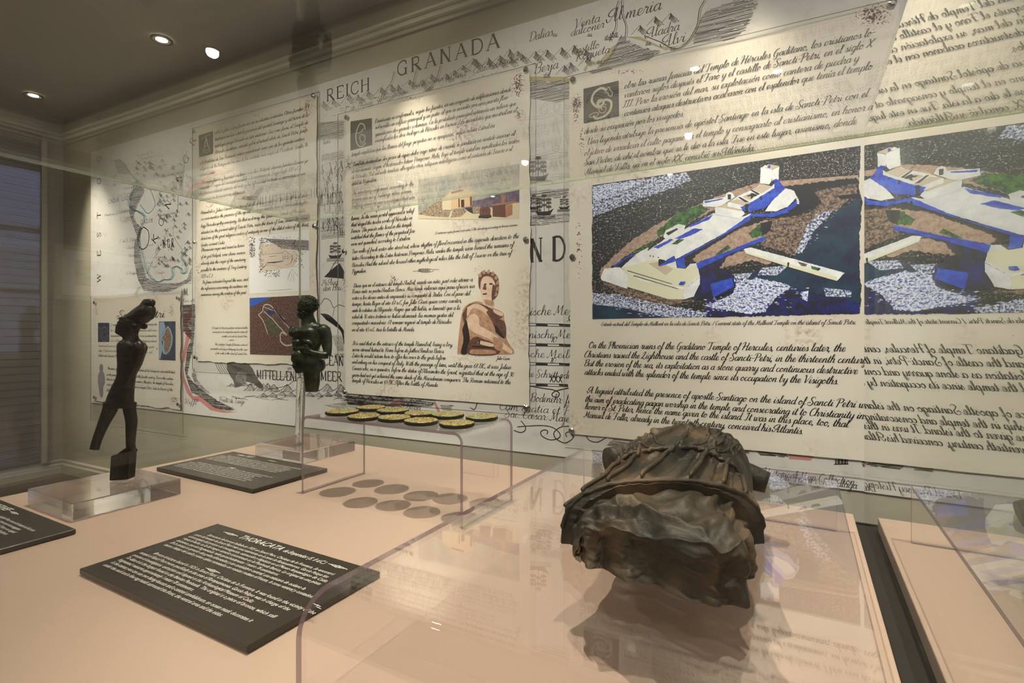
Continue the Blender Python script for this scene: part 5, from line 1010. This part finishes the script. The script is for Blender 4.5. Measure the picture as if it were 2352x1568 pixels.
def slices(bm, rows, n=28, pw=.9):
    """stack of level elliptical sections (y, left, right, depth radius) in the same grid"""
    q = crom(rows, 4); R = []; k = KR/3.41
    for y, xl, xr, d in q:
        a0, z = cr((xl+xr)/2, y); hw = max(.5, (xr-xl)/2)*k
        R.append([bm.verts.new((a0+hw*cos(2*pi*i/n), d*k*math.copysign(abs(sin(2*pi*i/n))**pw, sin(2*pi*i/n)), z)) for i in range(n)])
    for A, B in zip(R, R[1:]):
        for i in range(n): bm.faces.new((A[i], A[(i+1) % n], B[(i+1) % n], B[i]))
    bm.faces.new(R[0][::-1]); bm.faces.new(R[-1])
tg = lambda y, l, r, d: (.6596*y+34.1, .6596*l, .6596*r, d)
slices(bm, [tg(300, 402, 580, 48), tg(320, 396, 610, 54), tg(345, 392, 640, 58), tg(370, 384, 640, 60), tg(395, 362, 632, 60), tg(420, 354, 625, 58), tg(440, 352, 618, 56), tg(465, 345, 608, 54), tg(490, 347, 600, 50), tg(508, 375, 597, 47), tg(528, 412, 600, 46), tg(550, 440, 606, 47), tg(570, 428, 624, 50), tg(590, 396, 650, 54), tg(612, 374, 682, 60), tg(640, 367, 700, 64), tg(680, 366, 707, 66),
 (500, 242, 460, 64), (560, 243, 438, 60), (600, 245, 424, 58), (640, 242, 404, 54), (680, 240, 382, 50), (720, 228, 372, 52), (760, 208, 366, 56), (800, 190, 362, 60), (850, 168, 360, 62), (900, 150, 360, 62), (936, 141, 362, 60), (942, 150, 352, 56)])
er(bm, 412, 302, -44, 32, 18, 26, .2); er(bm, 412, 302, 44, 32, 18, 26, .2)
tr(bm, [(262, 276, -30, 6, 8), (290, 268, -46, 7, 8), (322, 276, -56, 6, 6)]); er(bm, 290, 286, -48, 15, 8, 7); er(bm, 250, 312, -18, 14, 14, 12); er(bm, 246, 338, -16, 12, 18, 5); er(bm, 248, 348, -16, 12, 18, 5)
tr(bm, [(415, 445, -34, 44, 40), (438, 480, -44, 44, 36), (425, 560, -50, 38, 30), (395, 640, -50, 32, 26), (365, 700, -48, 26, 20), (340, 745, -46, 18, 16), (318, 770, -46, 10, 10)])
tr(bm, [(290, 448, 50, 36, 34), (285, 520, 56, 32, 28), (300, 620, 50, 28, 24), (300, 690, 44, 22, 18)])
tr(bm, [(205, 905, -14, 62, 44), (190, 960, -18, 54, 40), (152, 1050, -22, 42, 36), (112, 1150, -24, 36, 32), (88, 1220, -24, 34, 30), (78, 1262, -24, 35, 30)])   # front leg, cut at the ankle
tr(bm, [(318, 905, 14, 56, 44), (325, 970, 14, 46, 40), (338, 1050, 14, 42, 40), (334, 1150, 14, 36, 36), (332, 1230, 14, 32, 32), (338, 1290, 14, 36, 30)])
tr(bm, [(352, 1288, 14, 22, 26), (320, 1280, 14, 32, 28), (270, 1300, 14, 22, 26), (228, 1320, 14, 12, 22), (196, 1328, 14, 6, 14)]); er(bm, 368, 1280, 14, 14, 20, 16)
rbody = sculpt('body', bm, mBlack, rs, WM[rs], .0011, 5)
bm = bmesh.new()                                       # two-lobed crown with rolled brim
slices(bm, [tg(84, 700, 745, 16), tg(92, 676, 785, 28), tg(110, 664, 801, 35), tg(130, 650, 804, 37), tg(150, 636, 800, 39), tg(166, 618, 786, 42), tg(176, 602, 792, 45), tg(192, 580, 805, 49), tg(220, 545, 808, 55), tg(250, 508, 801, 59), tg(280, 465, 790, 62), tg(302, 425, 780, 62), tg(318, 402, 766, 58), tg(340, 480, 742, 54), tg(360, 560, 716, 44), tg(374, 620, 692, 28)])
er(bm, 506, 206, 0, 22, 40, 50, .22)
tr(bm, [(262, 244, 0, 6, 30), (297, 236, 0, 7, 54), (343, 244, 0, 7, 62), (383, 264, 0, 7, 62), (424, 284, 0, 6, 44)])
sculpt('crown', bm, mBlack, rbody, WM[rs], .0009, 4)
bm = bmesh.new(); A = [cr(218, 1308), cr(362, 1278), cr(346, 1494), cr(206, 1517)]
yy = .009; vs = [bm.verts.new((a, s*yy, max(b, .0004) if i > 1 else b)) for s in (-1, 1) for i, (a, b) in enumerate(A)]
bm.faces.new(vs[:4]); bm.faces.new(vs[4:][::-1])
for i in range(4): bm.faces.new((vs[i], vs[i+4], vs[(i+1) % 4+4], vs[(i+1) % 4]))
bmesh.ops.bevel(bm, geom=bm.edges[:], offset=.0012, segments=2, affect='EDGES'); bmesh.ops.recalc_face_normals(bm, faces=bm.faces[:])
put('tang', bm, mBlack, rs, WM[rs])

# bearded nude torso
mGreen = mat('green_bronze', (30, 38, 29), .36, .45, noise=(26, (84, 88, 58), .45, .75), bump=(220, .3))
KM = DM/FPX; pm = cam3(700, 900, DM)
ms = thing('bearded_torso', 'green bronze bearded nude male torso fragment raised on a clear rod', 'statuette', (pm.x, pm.y, pm.z), YAW)
def cm_(x, y): return (640+x/3.92-700)*KM, -(660+y/3.92-900)*KM
kk = KM/3.92
def tm(bm, pts, n=20): tube(bm, [(cm_(x, y)[0], yy*kk, cm_(x, y)[1], rn*kk, rd*kk) for x, y, yy, rn, rd in pts], n)
def em(bm, x, y, yy, rx, ry, rz, rot=0): a, b = cm_(x, y); ell(bm, (a, yy*kk, b), (rx*kk, ry*kk, rz*kk), rot)
bm = bmesh.new()
tm(bm, [(258, 205, 6, 52, 48), (258, 250, 8, 54, 50), (262, 290, 10, 60, 54), (272, 335, 10, 74, 64), (278, 365, 10, 128, 80), (268, 410, 10, 148, 90), (252, 480, 8, 134, 84), (240, 560, 6, 116, 76), (242, 620, 6, 112, 74), (258, 680, 8, 122, 84), (268, 720, 8, 124, 84), (272, 750, 8, 100, 72)], 30)
em(bm, 168, 408, -42, 60, 42, 44, -.2); em(bm, 278, 402, -52, 84, 44, 46, .12)          # chest
em(bm, 186, 490, -60, 42, 34, 26); em(bm, 285, 490, -62, 56, 34, 30, .3); em(bm, 186, 545, -62, 34, 26, 24); em(bm, 250, 550, -60, 44, 24, 26)
em(bm, 195, 612, -58, 58, 36, 52); em(bm, 140, 640, 0, 26, 40, 40)
em(bm, 402, 385, 0, 62, 60, 56, .2); em(bm, 132, 378, 0, 34, 44, 38)                       # shoulders
tm(bm, [(405, 370, 0, 58, 52), (425, 440, -4, 56, 50), (440, 520, -14, 46, 42), (450, 575, -26, 36, 36), (452, 612, -36, 34, 34)])
tm(bm, [(455, 608, -40, 32, 32), (410, 606, -62, 32, 30), (360, 590, -84, 27, 26), (330, 574, -94, 20, 22), (312, 566, -98, 22, 20)])
em(bm, 300, 560, -100, 30, 18, 26, .2)                                                      # palm
for i, (a, b) in enumerate(((278, 536), (268, 548), (264, 562), (268, 576))):
    tm(bm, [(302, 548+i*8, -104, 9, 9), ((a+302)/2-6, b-2, -112, 8, 8), (a, b, -112, 7.5, 7.5), (a+14, b+7, -118, 6.5, 6.5), (a+28, b+6, -118, 6, 6)], 10)
tm(bm, [(312, 548, -104, 10, 9), (304, 526, -110, 9, 9), (288, 518, -112, 8, 8), (272, 524, -112, 7, 7)], 10)
em(bm, 358, 700, 26, 54, 60, 62); em(bm, 160, 700, 0, 34, 44, 44)
tm(bm, [(295, 700, 0, 84, 74), (298, 760, 0, 74, 68), (302, 850, 0, 68, 62), (300, 915, 0, 58, 54), (300, 936, 0, 56, 52)])
tm(bm, [(192, 700, -6, 56, 52), (196, 740, -10, 44, 44), (202, 768, -10, 30, 30)])
em(bm, 182, 742, -56, 14, 14, 18)
# head
em(bm, 268, 160, 0, 82, 78, 82); em(bm, 228, 190, -6, 54, 58, 66); em(bm, 222, 236, -6, 42, 46, 44)
tm(bm, [(206, 160, -30, 9, 12), (196, 190, -36, 10, 14), (190, 210, -38, 14, 16)]); tm(bm, [(186, 152, -20, 10, 16), (214, 146, -42, 10, 16), (250, 152, -64, 9, 14)])
em(bm, 312, 196, -60, 12, 10, 22); em(bm, 222, 178, -50, 12, 10, 7)
mbody = sculpt('body', bm, mGreen, ms, WM[ms], .0011, 4)
def curls(name, spots, seed, rr):
    r = random.Random(seed); bm = bmesh.new()
    for c, rad, n, cond in spots:
        for i in range(n):
            for _ in range(30):
                th = r.uniform(0, 2*pi); cz = r.uniform(-1, 1); sz = math.sqrt(1-cz*cz); d = (sz*cos(th), sz*sin(th), cz)
                if cond(d): break
            else: continue
            a, b = cm_(c[0]+d[0]*rad[0], c[1]-d[2]*rad[2]); q = rr*kk*r.uniform(.7, 1.2)
            m = M4.Translation((a, (c[2]+d[1]*rad[1])*kk, b)) @ M4.Diagonal((q*r.uniform(.8, 1.3), q, q*r.uniform(.6, 1), 1)); bmesh.ops.create_icosphere(bm, subdivisions=1, radius=1, matrix=m)
    return put(name, bm, mGreen, mbody, WM[ms], True)
curls('hair', [((268, 160, 0), (84, 80, 84), 420, lambda d: d[2] > .25+.0*d[0] or (d[0] > .2 and d[2] > -.45 and not (d[1] < -.5 and d[2] < -.1)))], 1, 10)
curls('beard', [((222, 240, -8), (42, 48, 44), 150, lambda d: d[2] < .25), ((250, 222, -20), (56, 52, 40), 60, lambda d: d[2] < 0 and d[1] < .1)], 2, 9)

# ---------------------------------------------------------------- the bronze cuirass: one displaced shell over the stand
def bronze():
    m, n, l = newmat('brown_bronze'); p = n['Principled BSDF']; p.inputs['Metallic'].default_value = .15; p.inputs['Roughness'].default_value = .58
    tc = n.new('ShaderNodeTexCoord')
    t = n.new('ShaderNodeTexNoise'); t.inputs['Scale'].default_value = 22; t.inputs['Detail'].default_value = 8; l.new(tc.outputs['Object'], t.inputs['Vector'])
    r = n.new('ShaderNodeValToRGB'); e = r.color_ramp.elements; e[0].position = .36; e[0].color = srgb((40, 37, 24)); e[1].position = .68; e[1].color = srgb((98, 78, 54)); q = e.new(.52); q.color = srgb((64, 52, 36))
    l.new(t.outputs['Fac'], r.inputs[0]); l.new(r.outputs[0], p.inputs['Base Color'])
    t2 = n.new('ShaderNodeTexNoise'); t2.inputs['Scale'].default_value = 200; t2.inputs['Detail'].default_value = 6; l.new(tc.outputs['Object'], t2.inputs['Vector'])
    b = n.new('ShaderNodeBump'); b.inputs['Strength'].default_value = .5; b.inputs['Distance'].default_value = .0016; l.new(t2.outputs['Fac'], b.inputs['Height']); l.new(b.outputs[0], p.inputs['Normal'])
    return m
mBr = bronze()
# axis stations in camera frame, units H: (depth, centre lateral, half width, height above the stand)
ST = [(1.47, .52, .20, .10), (1.55, .49, .27, .145), (1.64, .49, .285, .165), (1.74, .51, .30, .19), (1.80, .52, .315, .215), (1.95, .59, .305, .235), (2.1, .65, .29, .25), (2.25, .72, .305, .268), (2.4, .79, .315, .275), (2.55, .86, .30, .25), (2.68, .92, .25, .20), (2.78, .96, .18, .13)]
def stn(d):
    for a, b in zip(ST, ST[1:]):
        if d <= b[0]:
            t = (d-a[0])/(b[0]-a[0]); t = t*t*(3-2*t)*.5+t*.5; return tuple(a[k]+(b[k]-a[k])*t for k in (1, 2, 3))
    return ST[-1][1:]
HB = TZ+bz+.0006
pc = V((0, 0, 0))
def camw(lat, d, z): return V((lat*RX+d*FX, lat*RY+d*FY, z))
c0 = camw(.68*H, 2.1*H, HB)
cu = thing('bronze_cuirass', 'dark bronze armoured torso fragment lying on the low clear stand', 'sculpture', c0, YAW)
def shell(d0, d1, nd, na, fn, zb=0.0, thick=.006):
    """arch surface; fn(d, th)-> radial scale extra (H units), closes below"""
    bm = bmesh.new(); rows = []
    for i in range(nd+1):
        d = d0+(d1-d0)*i/nd; row = []
        for j in range(na+1):
            th = pi*j/na; c, w_, h_ = stn(d)
            e, dz, dd, dw = fn(d, th, i/nd)
            x = c-(w_+dw)*math.copysign(abs(cos(th))**.8, cos(th))*(1+e/max(w_, .01)) ; z = (h_+dz)*(sin(th)**.72)*(1+e/max(h_, .01))
            x0, z0 = x*H, max(z*H, 0)
            row.append(bm.verts.new((x0-.68*H, (d+dd)*H-2.1*H, z0)))
        rows.append(row)
    for A, B in zip(rows, rows[1:]):
        for j in range(na):
            f = bm.faces.new((A[j], A[j+1], B[j+1], B[j])); f.smooth = True
    # end walls fall to the base, closing the mass
    for row in (rows[0], rows[-1]):
        cen = [bm.verts.new((v.co.x*.96+sum(q.co.x for q in row)/len(row)*.04, v.co.y, v.co.z*.5)) for v in row]
        low = [bm.verts.new((v.co.x, v.co.y, 0)) for v in row]
        for j in range(na):
            if row[j].co.z+row[j+1].co.z > 1e-5: bm.faces.new((row[j], row[j+1], cen[j+1], cen[j])); bm.faces.new((cen[j], cen[j+1], low[j+1], low[j]))
    bmesh.ops.remove_doubles(bm, verts=bm.verts[:], dist=1e-5); bmesh.ops.recalc_face_normals(bm, faces=bm.faces[:])
    return bm
def nz(x, y, z, s): return mnoise.noise(V((x*s, y*s, z*s)))
# upper torso with straps: ridges divide the lower border into rectangles, relief on the chest
strapth = [.42, .76, 1.1, 1.43, 1.76, 2.1, 2.42, 2.7]
def g(x, w_): return math.exp(-(x/w_)**2)
def ridged(x, y, z, s_): return 1-abs(nz(x, y, z, s_))*2
def f_up(d, th, t):
    n = .008*nz(d*3, th*2, 1, 1.4)+.004*nz(d*9, th*6, 2, 2)+.003*ridged(d*8, th*7, 3, 1.5)
    if 1.79 <= d < 2.0: n *= .45
    e = n; dw = 0
    w2 = 2.06+.012*sin(th*8)+.006*sin(th*19)
    if 1.79 <= d < w2:
        k = min(abs(th-a-.6*(d-1.8)) for a in strapth); tp = min(1, (d-1.79)/.04); e += (.019*g(k, .036)-.007*g(k-.09, .03))*tp; e += .008*g(d-1.812, .012)
        dw += .03*max(0, (1.92-d)/.12)
    e += .015*g(d-w2, .012)+.008*g(d-w2-.035, .008)-.008*g(d-w2+.03, .012)
    if d > 2.1:
        lf = min(abs(th-1.15-1.1*(d-2.1)), abs(th-2.1+1.1*(d-2.1)))
        e += .016*g(lf, .04)*(1 if d < 2.45 else 0)
        e += .016*g(th-1.62, .035)*(1 if 2.12 < d < 2.5 else 0)+.008*g(th-1.62, .10)*(g(d-2.16, .012)+g(d-2.3, .012)+g(d-2.42, .014))
        for a, b in ((1.12, 2.20), (2.08, 2.24), (1.25, 2.40), (1.95, 2.40), (.8, 2.3), (2.4, 2.33)):
            rr = math.hypot((th-a)*.33, d-b); e += .024*g(rr, .03)+.012*g(rr-.055, .010)*(.5+.5*sin(6*math.atan2(d-b, (th-a)*.33)+3))
        e += .006*max(0, sin(40*d+9*sin(th*3)))*g(th-2.6, .4)
        e -= .014*g(th-1.6, .45)*g(d-2.62, .08)
        e += .012*g(d-2.5-.05*sin(th*3), .012)
    if d > 2.0: e *= min(1, max(.15, sin(th)*1.5-.25))
    return e, 0, 0, dw
bm = shell(1.78, 2.78, 300, 240, f_up)
put('breastplate', bm, mBr, cu, WM[cu])
def SPt(d, th, lift=0.0):
    c, w_, h_ = stn(d); e, dz, dd, dw = f_up(d, th, 0); e += lift
    x = c-(w_+dw)*math.copysign(abs(cos(th))**.8, cos(th))*(1+e/w_); z = max(h_*(sin(th)**.72)*(1+e/h_), 0)
    return (x*H-.68*H, d*H-2.1*H, z*H)
def cord(name, path, r, bump=0.0, sm=4):
    pts = crom(path, sm); bm = bmesh.new(); P = [V(SPt(d, th)) for d, th in pts]; rows = []; n = 8
    for i, p in enumerate(P):
        t = (P[min(i+1, len(P)-1)]-P[max(i-1, 0)]).normalized(); up = V((p.x-(stn(pts[i][0])[0]-.68)*H, 0, p.z+.02)).normalized(); sd = t.cross(up).normalized(); up = sd.cross(t)
        rr = r*H*(1+bump*sin(i*1.9))*(1 if 0 < i < len(P)-1 else .3)
        rows.append([bm.verts.new(p+(sd*cos(2*pi*k/n)+up*sin(2*pi*k/n))*rr) for k in range(n)])
    for A, B in zip(rows, rows[1:]):
        for k in range(n): bm.faces.new((A[k], A[(k+1) % n], B[(k+1) % n], B[k]))
    bm.faces.new(rows[0]); bm.faces.new(rows[-1][::-1]); bmesh.ops.recalc_face_normals(bm, faces=bm.faces[:])
    return put(name, bm, mBr, cu, WM[cu], True)
for a in strapth[:-1]: cord('strap_ridge', [(d, a+.6*(d-1.8)) for d in (1.80, 1.86, 1.93, 2.0, 2.05)], .0085)
cord('hem_roll', [(1.795+.004*sin(q*9), .12+q*(pi-.24)) for q in [i/30 for i in range(31)]], .0095, .08, 2)
cord('border_cord', [(2.06+.012*sin(th*8)+.006*sin(th*19), th) for th in [.35+i*.06 for i in range(40)]], .0095, .22, 2)
cord('border_cord', [(2.10+.010*sin(th*8), th) for th in [.45+i*.06 for i in range(37)]], .0055, .1, 2)
cord('candelabrum_relief', [(2.13, 1.58), (2.25, 1.62), (2.38, 1.60), (2.5, 1.62)], .008, .3)
for m_ in (1, -1):
    c_ = 1.6
    for q in ([(2.16, .12), (2.2, .25), (2.27, .3), (2.3, .42), (2.25, .5), (2.2, .44)], [(2.27, .3), (2.36, .22), (2.42, .3), (2.4, .42), (2.36, .38)], [(2.16, .5), (2.2, .62), (2.3, .66), (2.38, .6), (2.44, .68), (2.5, .6)], [(2.2, .8), (2.26, .7), (2.36, .78), (2.3, .86)], [(2.14, .3), (2.15, .42), (2.14, .6)]):
        cord('griffin_relief', [(d, c_+m_*t) for d, t in q], .0065, .25)
FRONT = [(.19, 1.70), (.225, 1.655), (.30, 1.585), (.364, 1.536), (.43, 1.49), (.50, 1.425), (.545, 1.385), (.60, 1.405), (.64, 1.47), (.675, 1.54), (.70, 1.63), (.74, 1.72)]
def fd(x):
    for a, b in zip(FRONT, FRONT[1:]):
        if x <= b[0]: t = max(0, (x-a[0])/(b[0]-a[0])); return a[1]+(b[1]-a[1])*t
    return FRONT[-1][1]
bm = bmesh.new(); rows = []; nd, na = 150, 240
for i in range(-40, nd+1):
    row = []
    for j in range(na+1):
        th = pi*j/na; t = max(0, i)/nd; ct = math.copysign(abs(cos(th))**.8, cos(th))
        c = .46+(.53-.46)*t; w_ = .255+(.315-.255)*t; h_ = .138+.022*sin(pi*.5*min(1, t*1.6))+.012*t
        fold = abs(sin(th*6.3+1.1*sin(t*4)+.6))**2.2; fr = 1/(1+math.exp(-(th-1.9)*9))
        lump = .022*nz(t*2.2, th*1.7, 4, 1.5)+.014*nz(t*5, th*4, 1, 1.6)+.006*ridged(t*4, th*4, 9, 1.3)
        e = lump+fold*(.006+.030*fr)*(1-t*.5)
        pit = g(math.hypot((th-1.60)*.3, (t-.42)*.3), .028)*.045+g(math.hypot((th-1.02)*.3, (t-.30)*.3), .03)*.03+g(math.hypot((th-2.0)*.3, (t-.5)*.3), .03)*.02
        ridge = .022*g((t-.28)-.12*sin(th*2.1)-.05*sin(th*7), .05)
        x = c-(w_+e*.8)*ct; z = max(0, (h_+e*1.1-pit+ridge*(1-fr))*(sin(th)**.62))
        y0 = fd(c-w_*ct); d = y0+(1.85-y0)*t
        if i < 0:                       # broken vertical front wall
            k = -i/40; zz = z*(1-k); und = .02*sin(pi*k)*(1-fr)-.006*k
            d = y0+und+(.018*nz(x*9, k*1.5, 3, 1.4)+.010*ridged(x*14, k*2, 3, 1.4)+.006*nz(x*30, k*8, 3, 1.4))*min(1, k*5)-.045*fold*fr*min(1, k*4)-.030*fold*(1-fr)*min(1, k*4)
            x += .01*nz(k*4, x*6, 8, 1)*min(1, k*4); z = zz
        else:
            d += .01*nz(x*8, 0, 2, 1)*(1-t)
        row.append(bm.verts.new((x*H-.68*H, d*H-2.1*H, z*H)))
    rows.append(row)
for A, B in zip(rows, rows[1:]):
    for j in range(na):
        f = bm.faces.new((A[j], A[j+1], B[j+1], B[j])); f.smooth = True
low = [bm.verts.new((v.co.x, v.co.y, 0)) for v in rows[-1]]
for j in range(na): bm.faces.new((rows[-1][j], rows[-1][j+1], low[j+1], low[j]))
bmesh.ops.remove_doubles(bm, verts=bm.verts[:], dist=1e-5); bmesh.ops.recalc_face_normals(bm, faces=bm.faces[:])
put('drapery', bm, mBr, cu, WM[cu])
def stump(name, pts):
    bm = bmesh.new(); tube(bm, pts, 24, 4)
    for v in bm.verts: v.co += V((nz(v.co.x, v.co.y, v.co.z, 60), nz(v.co.y, v.co.z, v.co.x, 60), nz(v.co.z, v.co.x, v.co.y, 60)))*.0012
    o = put(name, bm, mBr, cu, WM[cu], True)
def L(u, v, d): p = cam3(u, v, d*H); return WM[cu].inverted() @ p
def leaf(pts, thick):
    bm = bmesh.new(); rows = []
    for A in pts: rows.append([bm.verts.new(L(*q)) for q in A])
    for A, B in zip(rows, rows[1:]):
        for i in range(len(A)-1): bm.faces.new((A[i], A[i+1], B[i+1], B[i]))
    bmesh.ops.subdivide_edges(bm, edges=bm.edges[:], cuts=3, use_grid_fill=True, smooth=.6)
    g = bmesh.ops.solidify(bm, geom=bm.faces[:], thickness=thick); bmesh.ops.recalc_face_normals(bm, faces=bm.faces[:])
    return bm
put('side_flap', leaf([[(1392, 1114, 1.84), (1352, 1128, 1.82), (1326, 1160, 1.81)], [(1390, 1150, 1.84), (1345, 1170, 1.82), (1313, 1200, 1.81)], [(1380, 1200, 1.85), (1342, 1225, 1.82), (1301, 1238, 1.82)]], -.004), mBr, cu, WM[cu], True)
put('side_flap', leaf([[(1655, 1130, 1.80), (1690, 1142, 1.84), (1713, 1160, 1.88)], [(1664, 1180, 1.78), (1696, 1190, 1.83), (1724, 1200, 1.87)], [(1672, 1214, 1.78), (1700, 1231, 1.82), (1733, 1230, 1.86)]], -.004), mBr, cu, WM[cu], True)
def arm(a, b, c, r0, r1, d):
    P = [L(*a), L(*b), L(*c)]; k = H
    return [(P[0].x, P[0].y, P[0].z, r0*k, r0*k), (P[1].x, P[1].y, P[1].z, (r0+r1)/2*k, (r0+r1)/2*k), (P[2].x, P[2].y, P[2].z, r1*k, r1*k)]
stump('arm_stump', arm((1500, 1062, 2.55), (1450, 1052, 2.5), (1398, 1056, 2.45), .088, .058, 0))
stump('arm_stump', arm((1660, 1080, 2.62), (1715, 1092, 2.55), (1762, 1108, 2.5), .075, .05, 0))
